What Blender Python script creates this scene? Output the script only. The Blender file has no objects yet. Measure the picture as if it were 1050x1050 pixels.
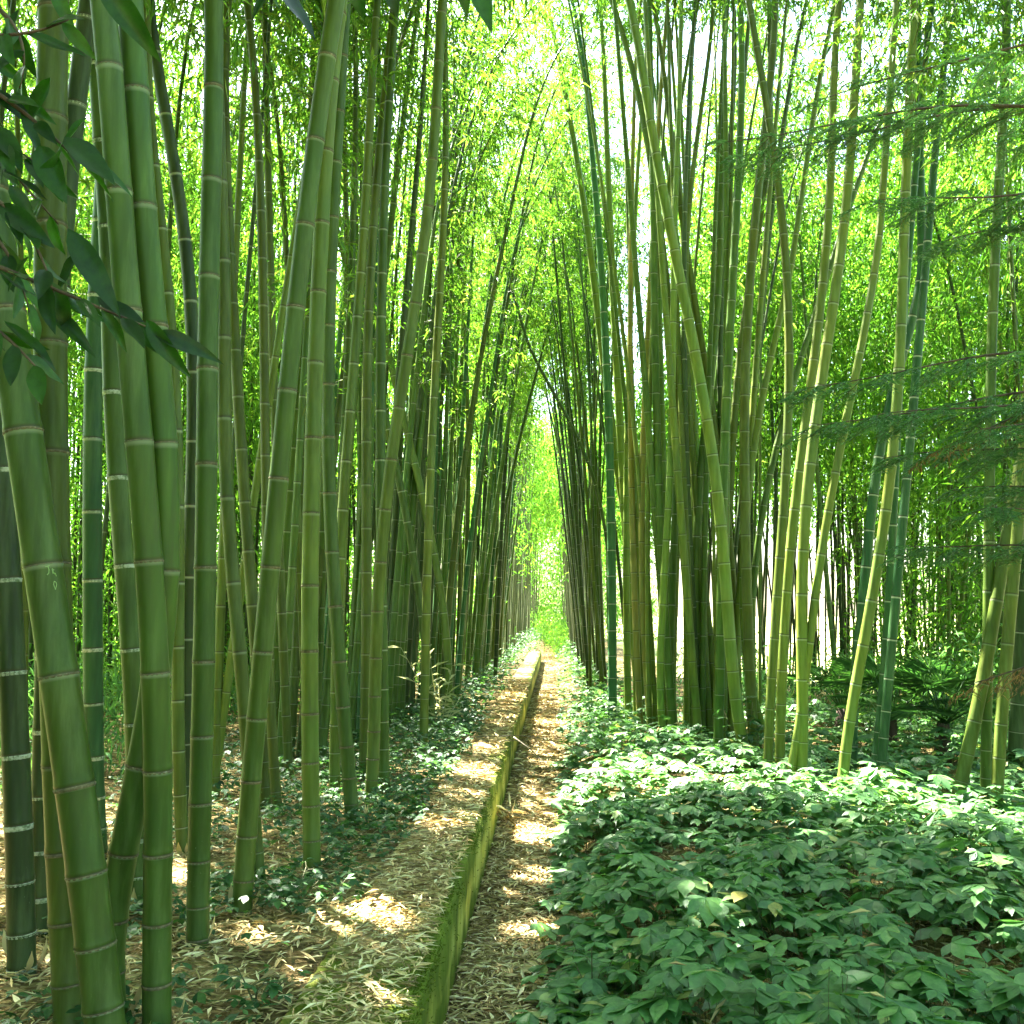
import bpy, math
import numpy as np
from mathutils import Vector

R_ = np.random.default_rng(11)
SC = bpy.context.scene
COL = SC.collection
rad = math.radians

# ------------------------------------------------------------------ camera
FPX = 1050.0                       # focal length in photo pixels (photo is 1050 wide)
YAW, PITCH, CAMH = math.atan(43/1050), rad(5.75), 1.65
cam_d = bpy.data.cameras.new('camera'); cam_d.lens = 36.0; cam_d.sensor_width = 36.0
cam_d.clip_start = 0.05; cam_d.clip_end = 2000
cam = bpy.data.objects.new('camera', cam_d); COL.objects.link(cam)
cam.location = (0, 0, CAMH); cam.rotation_euler = (math.pi/2 + PITCH, 0, YAW)
SC.camera = cam
CAM = np.array([0, 0, CAMH])
Fv = np.array([-math.sin(YAW)*math.cos(PITCH), math.cos(YAW)*math.cos(PITCH), math.sin(PITCH)])
Rv = np.array([math.cos(YAW), math.sin(YAW), 0.0])
Uv = np.cross(Rv, Fv)

def at(x, y, Y):
    """world point at distance Y along the path that the camera saw at photo pixel (x, y)"""
    d = Fv + Rv*(x-525)/FPX + Uv*(525-y)/FPX
    return CAM + d*(Y/d[1])

def depth_of(y, z):
    """distance along the path of ground of height z seen at photo row y (near centre)"""
    d = Fv + Uv*(525-y)/FPX
    return (z-CAMH)/d[2]*d[1]

# ------------------------------------------------------------------ sun
SUN_AZ, SUN_EL = rad(42), rad(57)          # ahead and to the left
SUN = np.array([-math.sin(SUN_AZ)*math.cos(SUN_EL), math.cos(SUN_AZ)*math.cos(SUN_EL), math.sin(SUN_EL)])
sl = bpy.data.lights.new('sun', 'SUN'); sl.energy = 5.0; sl.angle = rad(0.5); sl.color = (1, .95, .86)
so = bpy.data.objects.new('sun', sl); COL.objects.link(so)
so.rotation_euler = Vector(SUN).to_track_quat('Z', 'Y').to_euler(); so.location = (-20, 20, 40)
w = bpy.data.worlds.new('World'); SC.world = w; w.use_nodes = True
nt = w.node_tree; nt.nodes.clear()
sky = nt.nodes.new('ShaderNodeTexSky'); sky.sky_type = 'NISHITA'; sky.sun_disc = False
sky.sun_elevation = SUN_EL; sky.sun_rotation = -SUN_AZ; sky.air_density = 1.2; sky.dust_density = 2.5; sky.ozone_density = 1
bg = nt.nodes.new('ShaderNodeBackground'); bg.inputs[1].default_value = 0.05
out = nt.nodes.new('ShaderNodeOutputWorld')
nt.links.new(sky.outputs[0], bg.inputs[0]); nt.links.new(bg.outputs[0], out.inputs[0])

SC.view_settings.view_transform = 'Standard'; SC.view_settings.look = 'None'
SC.view_settings.gamma = 1; SC.view_settings.exposure = 4.6
cy = SC.cycles
cy.max_bounces = 9; cy.diffuse_bounces = 5; cy.glossy_bounces = 2; cy.transmission_bounces = 7
cy.caustics_reflective = False; cy.caustics_refractive = False
cy.sample_clamp_indirect = 6
try:
    cy.use_denoising = True; cy.denoiser = 'OPENIMAGEDENOISE'
except Exception: pass

# ------------------------------------------------------------------ materials
def newmat(name):
    m = bpy.data.materials.new(name); m.use_nodes = True
    m.node_tree.nodes.clear(); return m, m.node_tree.nodes, m.node_tree.links
def nd(N, t, **kw):
    n = N.new(t)
    for k, v in kw.items():
        if k in ('operation', 'blend_type', 'data_type', 'attribute_name', 'attribute_type', 'noise_dimensions', 'feature'): setattr(n, k, v)
        else: n.inputs[k].default_value = v
    return n
def ramp(N, stops):
    r = N.new('ShaderNodeValToRGB'); e = r.color_ramp.elements
    while len(e) > 1: e.remove(e[-1])
    e[0].position = stops[0][0]; e[0].color = (*stops[0][1], 1)
    for p, c in stops[1:]:
        q = e.new(p); q.color = (*c, 1)
    return r
def mixc(N, L, fac, a, b, mode='MIX'):
    m = N.new('ShaderNodeMix'); m.data_type = 'RGBA'; m.blend_type = mode
    for s, v in ((0, fac), (6, a), (7, b)):
        if hasattr(v, 'links') or hasattr(v, 'is_output'): L.new(v, m.inputs[s])
        else: m.inputs[s].default_value = v if s == 0 else (*v, 1)
    return m.outputs[2]

def leaf_mat(name, stops, trans, tfac, rough=.45, spec=.5, gloss_tint=(1, 1, 1)):
    """stops: colours picked at random for each leaf; trans multiplies them for the light that shines through"""
    m, N, L = newmat(name)
    g = N.new('ShaderNodeNewGeometry'); r = ramp(N, stops)
    L.new(g.outputs['Random Per Island'], r.inputs[0])
    tx = N.new('ShaderNodeTexCoord'); nz = nd(N, 'ShaderNodeTexNoise', Scale=32.0, Detail=5.0, Roughness=.7); L.new(tx.outputs['Object'], nz.inputs[0])
    rz = ramp(N, [(.32, (.62, .66, .6)), (.68, (1.3, 1.22, 1.15))]); L.new(nz.outputs[0], rz.inputs[0])
    rc_ = mixc(N, L, 1.0, r.outputs[0], rz.outputs[0], 'MULTIPLY')
    tc = mixc(N, L, 1.0, rc_, trans, 'MULTIPLY')
    p = nd(N, 'ShaderNodeBsdfPrincipled', Roughness=rough); p.inputs['Specular IOR Level'].default_value = spec
    p.inputs['Specular Tint'].default_value = (*gloss_tint, 1)
    L.new(rc_, p.inputs['Base Color'])
    t = N.new('ShaderNodeBsdfTranslucent'); L.new(tc, t.inputs[0])
    x = N.new('ShaderNodeMixShader'); x.inputs[0].default_value = tfac
    L.new(p.outputs[0], x.inputs[1]); L.new(t.outputs[0], x.inputs[2])
    o = N.new('ShaderNodeOutputMaterial'); L.new(x.outputs[0], o.inputs[0]); return m

def culm_mat():
    m, N, L = newmat('bamboo_skin')
    oi = N.new('ShaderNodeObjectInfo'); tc = N.new('ShaderNodeTexCoord')
    at_ = nd(N, 'ShaderNodeAttribute', attribute_name='internode')
    mp = N.new('ShaderNodeMapping'); mp.inputs['Scale'].default_value = (1, 1, .12)
    L.new(tc.outputs['Object'], mp.inputs[0])
    n1 = nd(N, 'ShaderNodeTexNoise', Scale=28.0, Detail=4.0); L.new(mp.outputs[0], n1.inputs[0])
    n2 = nd(N, 'ShaderNodeTexNoise', Scale=2.2, Detail=3.0); L.new(tc.outputs['Object'], n2.inputs[0])
    r1 = ramp(N, [(.3, (.72, .72, .70)), (.7, (1.2, 1.18, 1.15))]); L.new(n1.outputs[0], r1.inputs[0])
    c = mixc(N, L, 1.0, oi.outputs['Color'], r1.outputs[0], 'MULTIPLY')
    r2 = ramp(N, [(.35, (.85, .95, .9)), (.7, (1.2, 1.05, .8))]); L.new(n2.outputs[0], r2.inputs[0])
    c = mixc(N, L, 1.0, c, r2.outputs[0], 'MULTIPLY')
    n5 = nd(N, 'ShaderNodeTexNoise', Scale=7.0, Detail=7.0, Roughness=.7); L.new(mp.outputs[0], n5.inputs[0])
    r5 = ramp(N, [(.48, (0, 0, 0)), (.70, (.38, .38, .38))]); L.new(n5.outputs[0], r5.inputs[0])
    c = mixc(N, L, r5.outputs[0], c, (.13, .17, .075))
    r6 = ramp(N, [(.28, (.6, .6, .6)), (.40, (0, 0, 0))]); L.new(n5.outputs[0], r6.inputs[0])
    c = mixc(N, L, r6.outputs[0], c, (.05, .055, .016))
    fr = nd(N, 'ShaderNodeMath', operation='FRACT'); L.new(at_.outputs['Fac'], fr.inputs[0])
    # powdery bloom just under each node
    b = ramp(N, [(.0, (0, 0, 0)), (.945, (0, 0, 0)), (.972, (1, 1, 1)), (.985, (1, 1, 1)), (1.0, (.2, .2, .2))])
    L.new(fr.outputs[0], b.inputs[0])
    bf = nd(N, 'ShaderNodeMath', operation='MULTIPLY'); L.new(b.outputs[0], bf.inputs[0]); L.new(oi.outputs['Alpha'], bf.inputs[1])
    c = mixc(N, L, bf.outputs[0], c, (.34, .38, .27))
    d = ramp(N, [(0, (1, 1, 1)), (.012, (.5, .5, .5)), (.03, (0, 0, 0)), (.985, (0, 0, 0)), (1, (1, 1, 1))])
    L.new(fr.outputs[0], d.inputs[0])
    c = mixc(N, L, d.outputs[0], c, (.045, .04, .02))
    # small scratches and lichen flecks, thicker towards the foot
    sx = N.new('ShaderNodeSeparateXYZ'); L.new(tc.outputs['Object'], sx.inputs[0])
    mr = nd(N, 'ShaderNodeMapRange'); mr.inputs[1].default_value = .1; mr.inputs[2].default_value = 1.5
    mr.inputs[3].default_value = .65; mr.inputs[4].default_value = .80; L.new(sx.outputs[2], mr.inputs[0])
    n3 = nd(N, 'ShaderNodeTexNoise', Scale=95.0, Detail=5.0, Roughness=.75); L.new(tc.outputs['Object'], n3.inputs[0])
    gt = nd(N, 'ShaderNodeMath', operation='GREATER_THAN'); L.new(n3.outputs[0], gt.inputs[0]); L.new(mr.outputs[0], gt.inputs[1])
    n6 = nd(N, 'ShaderNodeTexNoise', Scale=9.0, Detail=3.0); L.new(tc.outputs['Object'], n6.inputs[0])
    r7 = ramp(N, [(.44, (0, 0, 0)), (.62, (.7, .7, .7))]); L.new(n6.outputs[0], r7.inputs[0])
    gm = nd(N, 'ShaderNodeMath', operation='MULTIPLY'); L.new(gt.outputs[0], gm.inputs[0]); L.new(r7.outputs[0], gm.inputs[1])
    c = mixc(N, L, gm.outputs[0], c, (.24, .30, .18))
    p = nd(N, 'ShaderNodeBsdfPrincipled', Roughness=.45); p.inputs['Specular IOR Level'].default_value = .22
    L.new(c, p.inputs['Base Color'])
    bp = nd(N, 'ShaderNodeBump', Strength=.12, Distance=.003); L.new(n1.outputs[0], bp.inputs['Height'])
    L.new(bp.outputs[0], p.inputs['Normal'])
    o = N.new('ShaderNodeOutputMaterial'); L.new(p.outputs[0], o.inputs[0]); return m

def plain(name, stops, scale=8.0, rough=.8, bump=.3, zs=1.0, island=False):
    m, N, L = newmat(name)
    tc = N.new('ShaderNodeTexCoord'); mp = N.new('ShaderNodeMapping'); mp.inputs['Scale'].default_value = (1, 1, zs)
    L.new(tc.outputs['Object'], mp.inputs[0])
    n = nd(N, 'ShaderNodeTexNoise', Scale=scale, Detail=6.0, Roughness=.65); L.new(mp.outputs[0], n.inputs[0])
    r = ramp(N, stops)
    if island:
        g = N.new('ShaderNodeNewGeometry'); L.new(g.outputs['Random Per Island'], r.inputs[0])
    else: L.new(n.outputs[0], r.inputs[0])
    p = nd(N, 'ShaderNodeBsdfPrincipled', Roughness=rough); L.new(r.outputs[0], p.inputs['Base Color'])
    p.inputs['Specular IOR Level'].default_value = .25
    bp = nd(N, 'ShaderNodeBump', Strength=bump, Distance=.01); L.new(n.outputs[0], bp.inputs['Height']); L.new(bp.outputs[0], p.inputs['Normal'])
    o = N.new('ShaderNodeOutputMaterial'); L.new(p.outputs[0], o.inputs[0]); return m

def wall_mat():
    m, N, L = newmat('mossy_concrete')
    tc = N.new('ShaderNodeTexCoord'); geo = N.new('ShaderNodeNewGeometry')
    sx = N.new('ShaderNodeSeparateXYZ'); L.new(tc.outputs['Object'], sx.inputs[0])
    mp = N.new('ShaderNodeMapping'); mp.inputs['Scale'].default_value = (1, 1, .25); L.new(tc.outputs['Object'], mp.inputs[0])
    n1 = nd(N, 'ShaderNodeTexNoise', Scale=9.0, Detail=6.0, Roughness=.65); L.new(mp.outputs[0], n1.inputs[0])
    n2 = nd(N, 'ShaderNodeTexNoise', Scale=2.3, Detail=5.0); L.new(tc.outputs['Object'], n2.inputs[0])
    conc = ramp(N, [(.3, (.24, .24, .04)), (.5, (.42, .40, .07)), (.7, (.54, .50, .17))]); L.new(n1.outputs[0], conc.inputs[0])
    moss = ramp(N, [(.3, (.05, .075, .008)), (.7, (.15, .19, .02))]); L.new(n1.outputs[0], moss.inputs[0])
    a = nd(N, 'ShaderNodeMath', operation='MULTIPLY_ADD'); a.inputs[1].default_value = 1.0; a.inputs[2].default_value = -.16
    L.new(sx.outputs[2], a.inputs[0])
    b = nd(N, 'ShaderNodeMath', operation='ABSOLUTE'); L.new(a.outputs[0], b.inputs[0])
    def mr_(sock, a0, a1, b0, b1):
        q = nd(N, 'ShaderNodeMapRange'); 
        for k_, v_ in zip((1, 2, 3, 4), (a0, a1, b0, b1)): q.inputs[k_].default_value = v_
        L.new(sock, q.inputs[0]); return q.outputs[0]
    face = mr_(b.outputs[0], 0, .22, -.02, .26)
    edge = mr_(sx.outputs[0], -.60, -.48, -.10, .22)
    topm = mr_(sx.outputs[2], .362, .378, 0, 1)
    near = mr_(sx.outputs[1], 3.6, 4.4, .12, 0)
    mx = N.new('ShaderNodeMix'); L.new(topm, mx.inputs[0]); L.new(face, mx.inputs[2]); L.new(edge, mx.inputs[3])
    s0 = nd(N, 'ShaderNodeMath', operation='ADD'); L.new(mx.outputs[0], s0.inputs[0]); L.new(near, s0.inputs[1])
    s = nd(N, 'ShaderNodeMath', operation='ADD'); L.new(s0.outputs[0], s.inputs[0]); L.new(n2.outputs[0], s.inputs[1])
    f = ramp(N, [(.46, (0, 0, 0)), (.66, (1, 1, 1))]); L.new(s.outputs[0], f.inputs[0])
    dirt = ramp(N, [(.3, (.11, .08, .03)), (.5, (.24, .18, .075)), (.7, (.40, .32, .16))]); L.new(n1.outputs[0], dirt.inputs[0])
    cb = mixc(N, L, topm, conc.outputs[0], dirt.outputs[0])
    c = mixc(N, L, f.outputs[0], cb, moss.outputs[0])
    p = nd(N, 'ShaderNodeBsdfPrincipled', Roughness=.9); p.inputs['Specular IOR Level'].default_value = .15
    L.new(c, p.inputs['Base Color'])
    n4 = nd(N, 'ShaderNodeTexNoise', Scale=45.0, Detail=5.0); L.new(tc.outputs['Object'], n4.inputs[0])
    bp = nd(N, 'ShaderNodeBump', Strength=.6, Distance=.012); L.new(n4.outputs[0], bp.inputs['Height']); L.new(bp.outputs[0], p.inputs['Normal'])
    o = N.new('ShaderNodeOutputMaterial'); L.new(p.outputs[0], o.inputs[0]); return m

def ground_mat():
    m, N, L = newmat('ground_soil')
    tc = N.new('ShaderNodeTexCoord')
    n1 = nd(N, 'ShaderNodeTexNoise', Scale=1.3, Detail=5.0); L.new(tc.outputs['Object'], n1.inputs[0])
    v = nd(N, 'ShaderNodeTexVoronoi', Scale=38.0); v.feature = 'F1'
    n2 = nd(N, 'ShaderNodeTexNoise', Scale=12.0, Detail=3.0); L.new(tc.outputs['Object'], n2.inputs[0])
    vv = mixc(N, L, .12, tc.outputs['Object'], n2.outputs[1], 'ADD'); L.new(vv, v.inputs[0])
    soil = ramp(N, [(0, (.09, .065, .025)), (.5, (.21, .155, .06)), (1, (.42, .33, .15))]); L.new(v.outputs['Color'], soil.inputs[0])
    dark = ramp(N, [(.35, (.45, .42, .38)), (.65, (1, 1, 1))]); L.new(n1.outputs[0], dark.inputs[0])
    soilc = mixc(N, L, 1.0, soil.outputs[0], dark.outputs[0], 'MULTIPLY')
    n3 = nd(N, 'ShaderNodeTexNoise', Scale=.4, Detail=8.0); L.new(tc.outputs['Object'], n3.inputs[0])
    grass = ramp(N, [(.35, (.16, .20, .05)), (.65, (.40, .38, .18))]); L.new(n3.outputs[0], grass.inputs[0])
    ga = nd(N, 'ShaderNodeAttribute', attribute_name='meadow')
    c = mixc(N, L, ga.outputs['Fac'], soilc, grass.outputs[0])
    p = nd(N, 'ShaderNodeBsdfPrincipled', Roughness=.95); p.inputs['Specular IOR Level'].default_value = .1
    L.new(c, p.inputs['Base Color'])
    bp = nd(N, 'ShaderNodeBump', Strength=.7, Distance=.02); L.new(v.outputs[0], bp.inputs['Height']); L.new(bp.outputs[0], p.inputs['Normal'])
    o = N.new('ShaderNodeOutputMaterial'); L.new(p.outputs[0], o.inputs[0]); return m

M = {}
M['culm'] = culm_mat()
M['bleaf'] = leaf_mat('bamboo_leaf', [(0, (.044, .112, .014)), (.5, (.075, .162, .018)), (.85, (.12, .205, .022)), (1, (.22, .25, .06))], (1.75, 2.1, 1.15), .5, .4, .4)
M['thicket'] = leaf_mat('thicket_leaf', [(0, (.042, .115, .016)), (.6, (.075, .172, .020)), (1, (.14, .225, .03))], (1.75, 2.15, 1.15), .5, .5, .3)
M['creeper'] = leaf_mat('creeper_leaf', [(0, (.040, .110, .036)), (.55, (.072, .185, .060)), (.9, (.115, .24, .075)), (.97, (.15, .26, .08)), (1, (.28, .26, .07))], (1.9, 2.1, 1.0), .3, .46, .42)
M['ivy'] = leaf_mat('ivy_leaf', [(0, (.02, .06, .022)), (.7, (.04, .11, .035)), (1, (.07, .15, .04))], (1.8, 2.0, 1.0), .28, .52, .25)
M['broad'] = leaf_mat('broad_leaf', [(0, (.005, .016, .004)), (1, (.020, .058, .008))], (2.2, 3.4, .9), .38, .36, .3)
M['needle'] = leaf_mat('conifer_needle', [(0, (.036, .105, .040)), (.7, (.066, .165, .062)), (1, (.11, .22, .08))], (1.6, 2.0, 1.0), .3, .4, .5)
M['drybrown'] = leaf_mat('dried_needle', [(0, (.13, .075, .03)), (1, (.28, .20, .09))], (1.4, 1.2, 1.0), .3, .7, .2)
M['palm'] = leaf_mat('palm_leaf', [(0, (.02, .07, .02)), (1, (.05, .13, .03))], (1.8, 2.0, 1.0), .3, .35, .5)
M['paleleaf'] = leaf_mat('pale_seedling_leaf', [(0, (.28, .33, .16)), (1, (.48, .47, .30))], (1.2, 1.2, 1.0), .35, .5, .3)
M['litter'] = plain('dry_leaf_litter', [(0, (.13, .09, .035)), (.3, (.36, .26, .11)), (.7, (.58, .47, .23)), (1, (.74, .66, .42))], 20, .7, .2, island=True)
M['moss'] = leaf_mat('moss_tuft', [(0, (.045, .075, .008)), (1, (.11, .15, .02))], (1.2, 1.2, 1.0), .2, .9, .1)
M['twig'] = plain('green_twig', [(.3, (.07, .09, .02)), (.7, (.14, .15, .05))], 20, .6)
M['scar'] = plain('sheath_scar', [(.3, (.055, .05, .022)), (.6, (.14, .12, .07)), (.75, (.32, .30, .22))], 60, .8)
M['bloom'] = plain('waxy_bloom', [(.38, (.10, .15, .07)), (.5, (.30, .34, .25)), (.7, (.50, .52, .44))], 55, .8)
M['bark'] = plain('tree_bark', [(.3, (.035, .025, .018)), (.7, (.12, .085, .06))], 18, .9, .8, zs=.2)
M['dead'] = plain('dead_cane', [(.3, (.075, .06, .035)), (.7, (.20, .165, .10))], 25, .7, .3)
M['scratch'] = plain('scratched_skin', [(.3, (.22, .34, .12)), (.7, (.34, .46, .20))], 40, .7)
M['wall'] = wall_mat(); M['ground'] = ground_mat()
M['stem'] = plain('creeper_stem', [(.3, (.05, .07, .02)), (.7, (.12, .10, .05))], 20, .7)

# ------------------------------------------------------------------ mesh helpers
def mesh_np(name, V, faces, mat, smooth=False, fattr=None):
    """faces: list of int arrays (n,k)"""
    me = bpy.data.meshes.new(name)
    V = np.ascontiguousarray(V, dtype=np.float32)
    me.vertices.add(len(V)); me.vertices.foreach_set('co', V.ravel())
    nl = sum(f.size for f in faces); npoly = sum(len(f) for f in faces)
    me.loops.add(nl); me.polygons.add(npoly)
    me.loops.foreach_set('vertex_index', np.concatenate([f.ravel() for f in faces]).astype(np.int32))
    tot = np.concatenate([np.full(len(f), f.shape[1]) for f in faces]).astype(np.int32)
    st = np.concatenate([[0], np.cumsum(tot)[:-1]]).astype(np.int32)
    me.polygons.foreach_set('loop_start', st)
    try: me.polygons.foreach_set('loop_total', tot)
    except Exception: pass
    me.polygons.foreach_set('use_smooth', np.full(npoly, smooth, dtype=bool))
    if fattr is not None:
        for k, v in fattr.items():
            a = me.attributes.new(k, 'FLOAT', 'POINT'); a.data.foreach_set('value', np.asarray(v, dtype=np.float32))
    me.update(); me.validate()
    me.materials.append(mat); return me

def link(name, me, parent=None):
    o = bpy.data.objects.new(name, me); COL.objects.link(o)
    if parent is not None: o.parent = parent
    return o
def empty(name, loc):
    o = bpy.data.objects.new(name, None); COL.objects.link(o); o.location = [float(v) for v in loc]
    o.empty_display_size = .1; return o
def tag(o, label=None, cat=None, group=None, kind=None):
    if label: o['label'] = label
    if cat: o['category'] = cat
    if group: o['group'] = group
    if kind: o['kind'] = kind
    return o
class MB:
    def __init__(s): s.V = []; s.F = {}; s.n = 0
    def add(s, V, F):
        V = np.asarray(V, dtype=float)
        for f in F:
            f = np.asarray(f); s.F.setdefault(f.shape[1], []).append(f + s.n)
        s.V.append(V); s.n += len(V)
    def mesh(s, name, mat, smooth=False, fattr=None):
        if not s.V: return None
        return mesh_np(name, np.concatenate(s.V), [np.concatenate(v) for v in s.F.values()], mat, smooth, None if fattr is None else {fattr: np.full(s.n, .5)})

def unit(a): return a/np.maximum(np.linalg.norm(a, axis=-1, keepdims=True), 1e-9)

def kites(P, D, ln, wd, rng, fold=.12, droop=.15, flat=None):
    """lens shaped leaves, folded along the midrib: base points P, directions D"""
    n = len(P); D = unit(D); ln = np.broadcast_to(ln, n)[:, None]; wd = np.broadcast_to(wd, n)[:, None]
    up = np.array([[0, 0, 1.0]]) + (rng.normal(0, .55, (n, 3)) if flat is None else rng.normal(0, flat, (n, 3)))
    S = unit(np.cross(D, up)); Nn = np.cross(S, D)
    a = P + D*ln*.42 + S*wd*.5 + Nn*wd*fold*2
    b = P + D*ln*.42 - S*wd*.5 + Nn*wd*fold*2
    t = P + D*ln - np.array([[0, 0, 1]])*ln*droop
    V = np.stack([P, a, t, b], 1).reshape(-1, 3)
    i = np.arange(n)*4
    F = np.concatenate([np.stack([i, i+1, i+2], 1), np.stack([i, i+2, i+3], 1)])
    return V, [F]

# midrib 0-4, edge pairs at five stations: a pointed, slightly toothed leaflet
LEAFLET_V = np.array([[0, 0, 0], [.25, 0, -.012], [.50, 0, -.03], [.74, 0, -.06], [1.03, 0, -.15],
                      [.22, .095, .03], [.22, -.095, .03], [.44, .195, .035], [.44, -.195, .035],
                      [.60, .215, .01], [.60, -.215, .01], [.76, .15, -.03], [.76, -.15, -.03], [.90, .062, -.09], [.90, -.062, -.09]])
LEAFLET_T = np.array([[0, 1, 5], [0, 6, 1], [2, 9, 7], [2, 8, 10], [3, 4, 13], [3, 14, 4], [3, 13, 11], [3, 12, 14]])
LEAFLET_Q = np.array([[1, 2, 7, 5], [1, 6, 8, 2], [2, 3, 11, 9], [2, 10, 12, 3]])
def broad_leaves(P, D, Nn, ln, wf, rng):
    """broad shaped leaves; D along, Nn face normal"""
    n = len(P); D = unit(D); S = unit(np.cross(Nn, D)); Nn = np.cross(D, S)
    ln = np.broadcast_to(ln, n); wf = np.broadcast_to(wf, n); cup = rng.uniform(.2, 1.2, n)
    T = LEAFLET_V[None]*np.ones((n, 1, 1))
    V = (P[:, None, :] + ln[:, None, None]*(T[:, :, 0:1]*D[:, None, :] + wf[:, None, None]*T[:, :, 1:2]*S[:, None, :]
         + cup[:, None, None]*T[:, :, 2:3]*Nn[:, None, :]))
    o = (np.arange(n)*len(LEAFLET_V))[:, None, None]
    return V.reshape(-1, 3), [(LEAFLET_T[None]+o).reshape(-1, 3), (LEAFLET_Q[None]+o).reshape(-1, 4)]

def lance_leaves(P, D, Nn, ln, wd, rng, ns=9):
    """long pointed leaves with a curved midrib and raised sides, ns rows of 5 vertices"""
    n = len(P); D = unit(D); S = unit(np.cross(Nn, D)); Nn = np.cross(D, S)
    t = np.linspace(0, 1, ns); prof = np.sin(np.pi*t**.82)**.85*(1-.25*t); prof[0] = .04; prof[-1] = .01
    c = np.linspace(-1, 1, 5); bend = rng.uniform(-.05, .35, n); fold = rng.uniform(.1, .5, n); wv = rng.uniform(0, 6.28, n)
    ln = np.broadcast_to(ln, n); wd = np.broadcast_to(wd, n)
    a = (t[None]*ln[:, None])[:, :, None, None]*D[:, None, None]
    b = (prof[None, :, None]*c[None, None]*wd[:, None, None]*.5)[..., None]*S[:, None, None]
    h = (np.abs(c)[None, None]*prof[None, :, None]*fold[:, None, None]*wd[:, None, None]*.5 + .04*wd[:, None, None]*np.sin(t[None, :, None]*11+wv[:, None, None])*c[None, None]**2
         - (bend[:, None]*ln[:, None]*t[None]**2)[..., None])[..., None]*Nn[:, None, None]
    V = (P[:, None, None]+a+b+h).reshape(-1, 3)
    i = (np.arange(ns-1)*5)[:, None]+np.arange(4)[None]; q = np.stack([i, i+1, i+6, i+5], -1).reshape(-1, 4)
    return V, [(q[None]+(np.arange(n)*ns*5)[:, None, None]).reshape(-1, 4)]

def palmate(P, az, tilt, size, rng, k=5, spread=rad(150), wf=1.0):
    """compound leaves of k leaflets round the point P"""
    n = len(P)
    ang = np.linspace(-spread/2, spread/2, k)[None] + rng.normal(0, .08, (n, k))
    A = az[:, None] + ang
    tx = rng.uniform(0, 2*math.pi, n)
    Nn = unit(np.stack([np.sin(tilt)*np.cos(tx), np.sin(tilt)*np.sin(tx), np.cos(tilt)], 1))
    D = np.stack([np.cos(A), np.sin(A), np.full_like(A, -.12)], -1)
    D = D - (D*Nn[:, None]).sum(-1, keepdims=True)*Nn[:, None]*.9
    D = D + np.array([0, 0, -1])*rng.uniform(.0, .35, (n, k, 1))
    L = size[:, None]*(1 - .34*np.abs(ang)/(spread/2 + 1e-6))
    Pk = np.repeat(P, k, 0)
    Nk = np.repeat(Nn, k, 0) + rng.normal(0, .18, (n*k, 3))
    return broad_leaves(Pk, D.reshape(-1, 3), Nk, L.ravel(), wf, rng)

def tube(pts, r, seg=6, cap=True):
    pts = np.asarray(pts, dtype=float); n = len(pts); r = np.broadcast_to(r, n)
    t = unit(np.gradient(pts, axis=0))
    ref = np.array([1., 0, 0]) if abs(t[0][0]) < .8 else np.array([0, 1., 0])
    U = unit(ref - t*(t@ref)[:, None]); W = np.cross(t, U)
    a = np.linspace(0, 2*math.pi, seg, endpoint=False)
    V = pts[:, None] + r[:, None, None]*(np.cos(a)[None, :, None]*U[:, None] + np.sin(a)[None, :, None]*W[:, None])
    V = V.reshape(-1, 3)
    i = (np.arange(n-1)*seg)[:, None]; j = np.arange(seg)[None]; jn = (j+1) % seg
    Q = np.stack([i+j, i+jn, i+seg+jn, i+seg+j], -1).reshape(-1, 4)
    F = [Q]
    if cap:
        V = np.concatenate([V, pts[:1], pts[-1:]]); c0, c1 = len(V)-2, len(V)-1; jj = np.arange(seg)
        F.append(np.concatenate([np.stack([(jj+1) % seg, jj, np.full(seg, c0)], 1),
                                 np.stack([(n-1)*seg+jj, (n-1)*seg+(jj+1) % seg, np.full(seg, c1)], 1)]))
    return V, F

def thin_tubes(A, B, C, r0, r1):
    """three-point three-sided twigs, many at once"""
    n = len(A); pts = np.stack([A, B, C], 1)
    t = unit(C-A); ref = np.where(np.abs(t[:, 2:3]) > .9, np.array([[1., 0, 0]]), np.array([[0, 0, 1.]]))
    U = unit(np.cross(t, ref)); W = np.cross(t, U)
    r = np.stack([np.broadcast_to(r0, n), np.broadcast_to((np.asarray(r0)+r1)/2, n), np.broadcast_to(r1, n)], 1)
    a = np.array([0, 2.094, 4.189])
    V = pts[:, :, None] + r[:, :, None, None]*(np.cos(a)[None, None, :, None]*U[:, None, None] + np.sin(a)[None, None, :, None]*W[:, None, None])
    V = V.reshape(-1, 3); o = (np.arange(n)*9)[:, None]
    q = []
    for k in (0, 3):
        for j in range(3): q.append([k+j, k+(j+1) % 3, k+3+(j+1) % 3, k+3+j])
    Q = (np.array(q)[None] + o[:, :, None]).reshape(-1, 4)
    return V, [Q]

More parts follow.
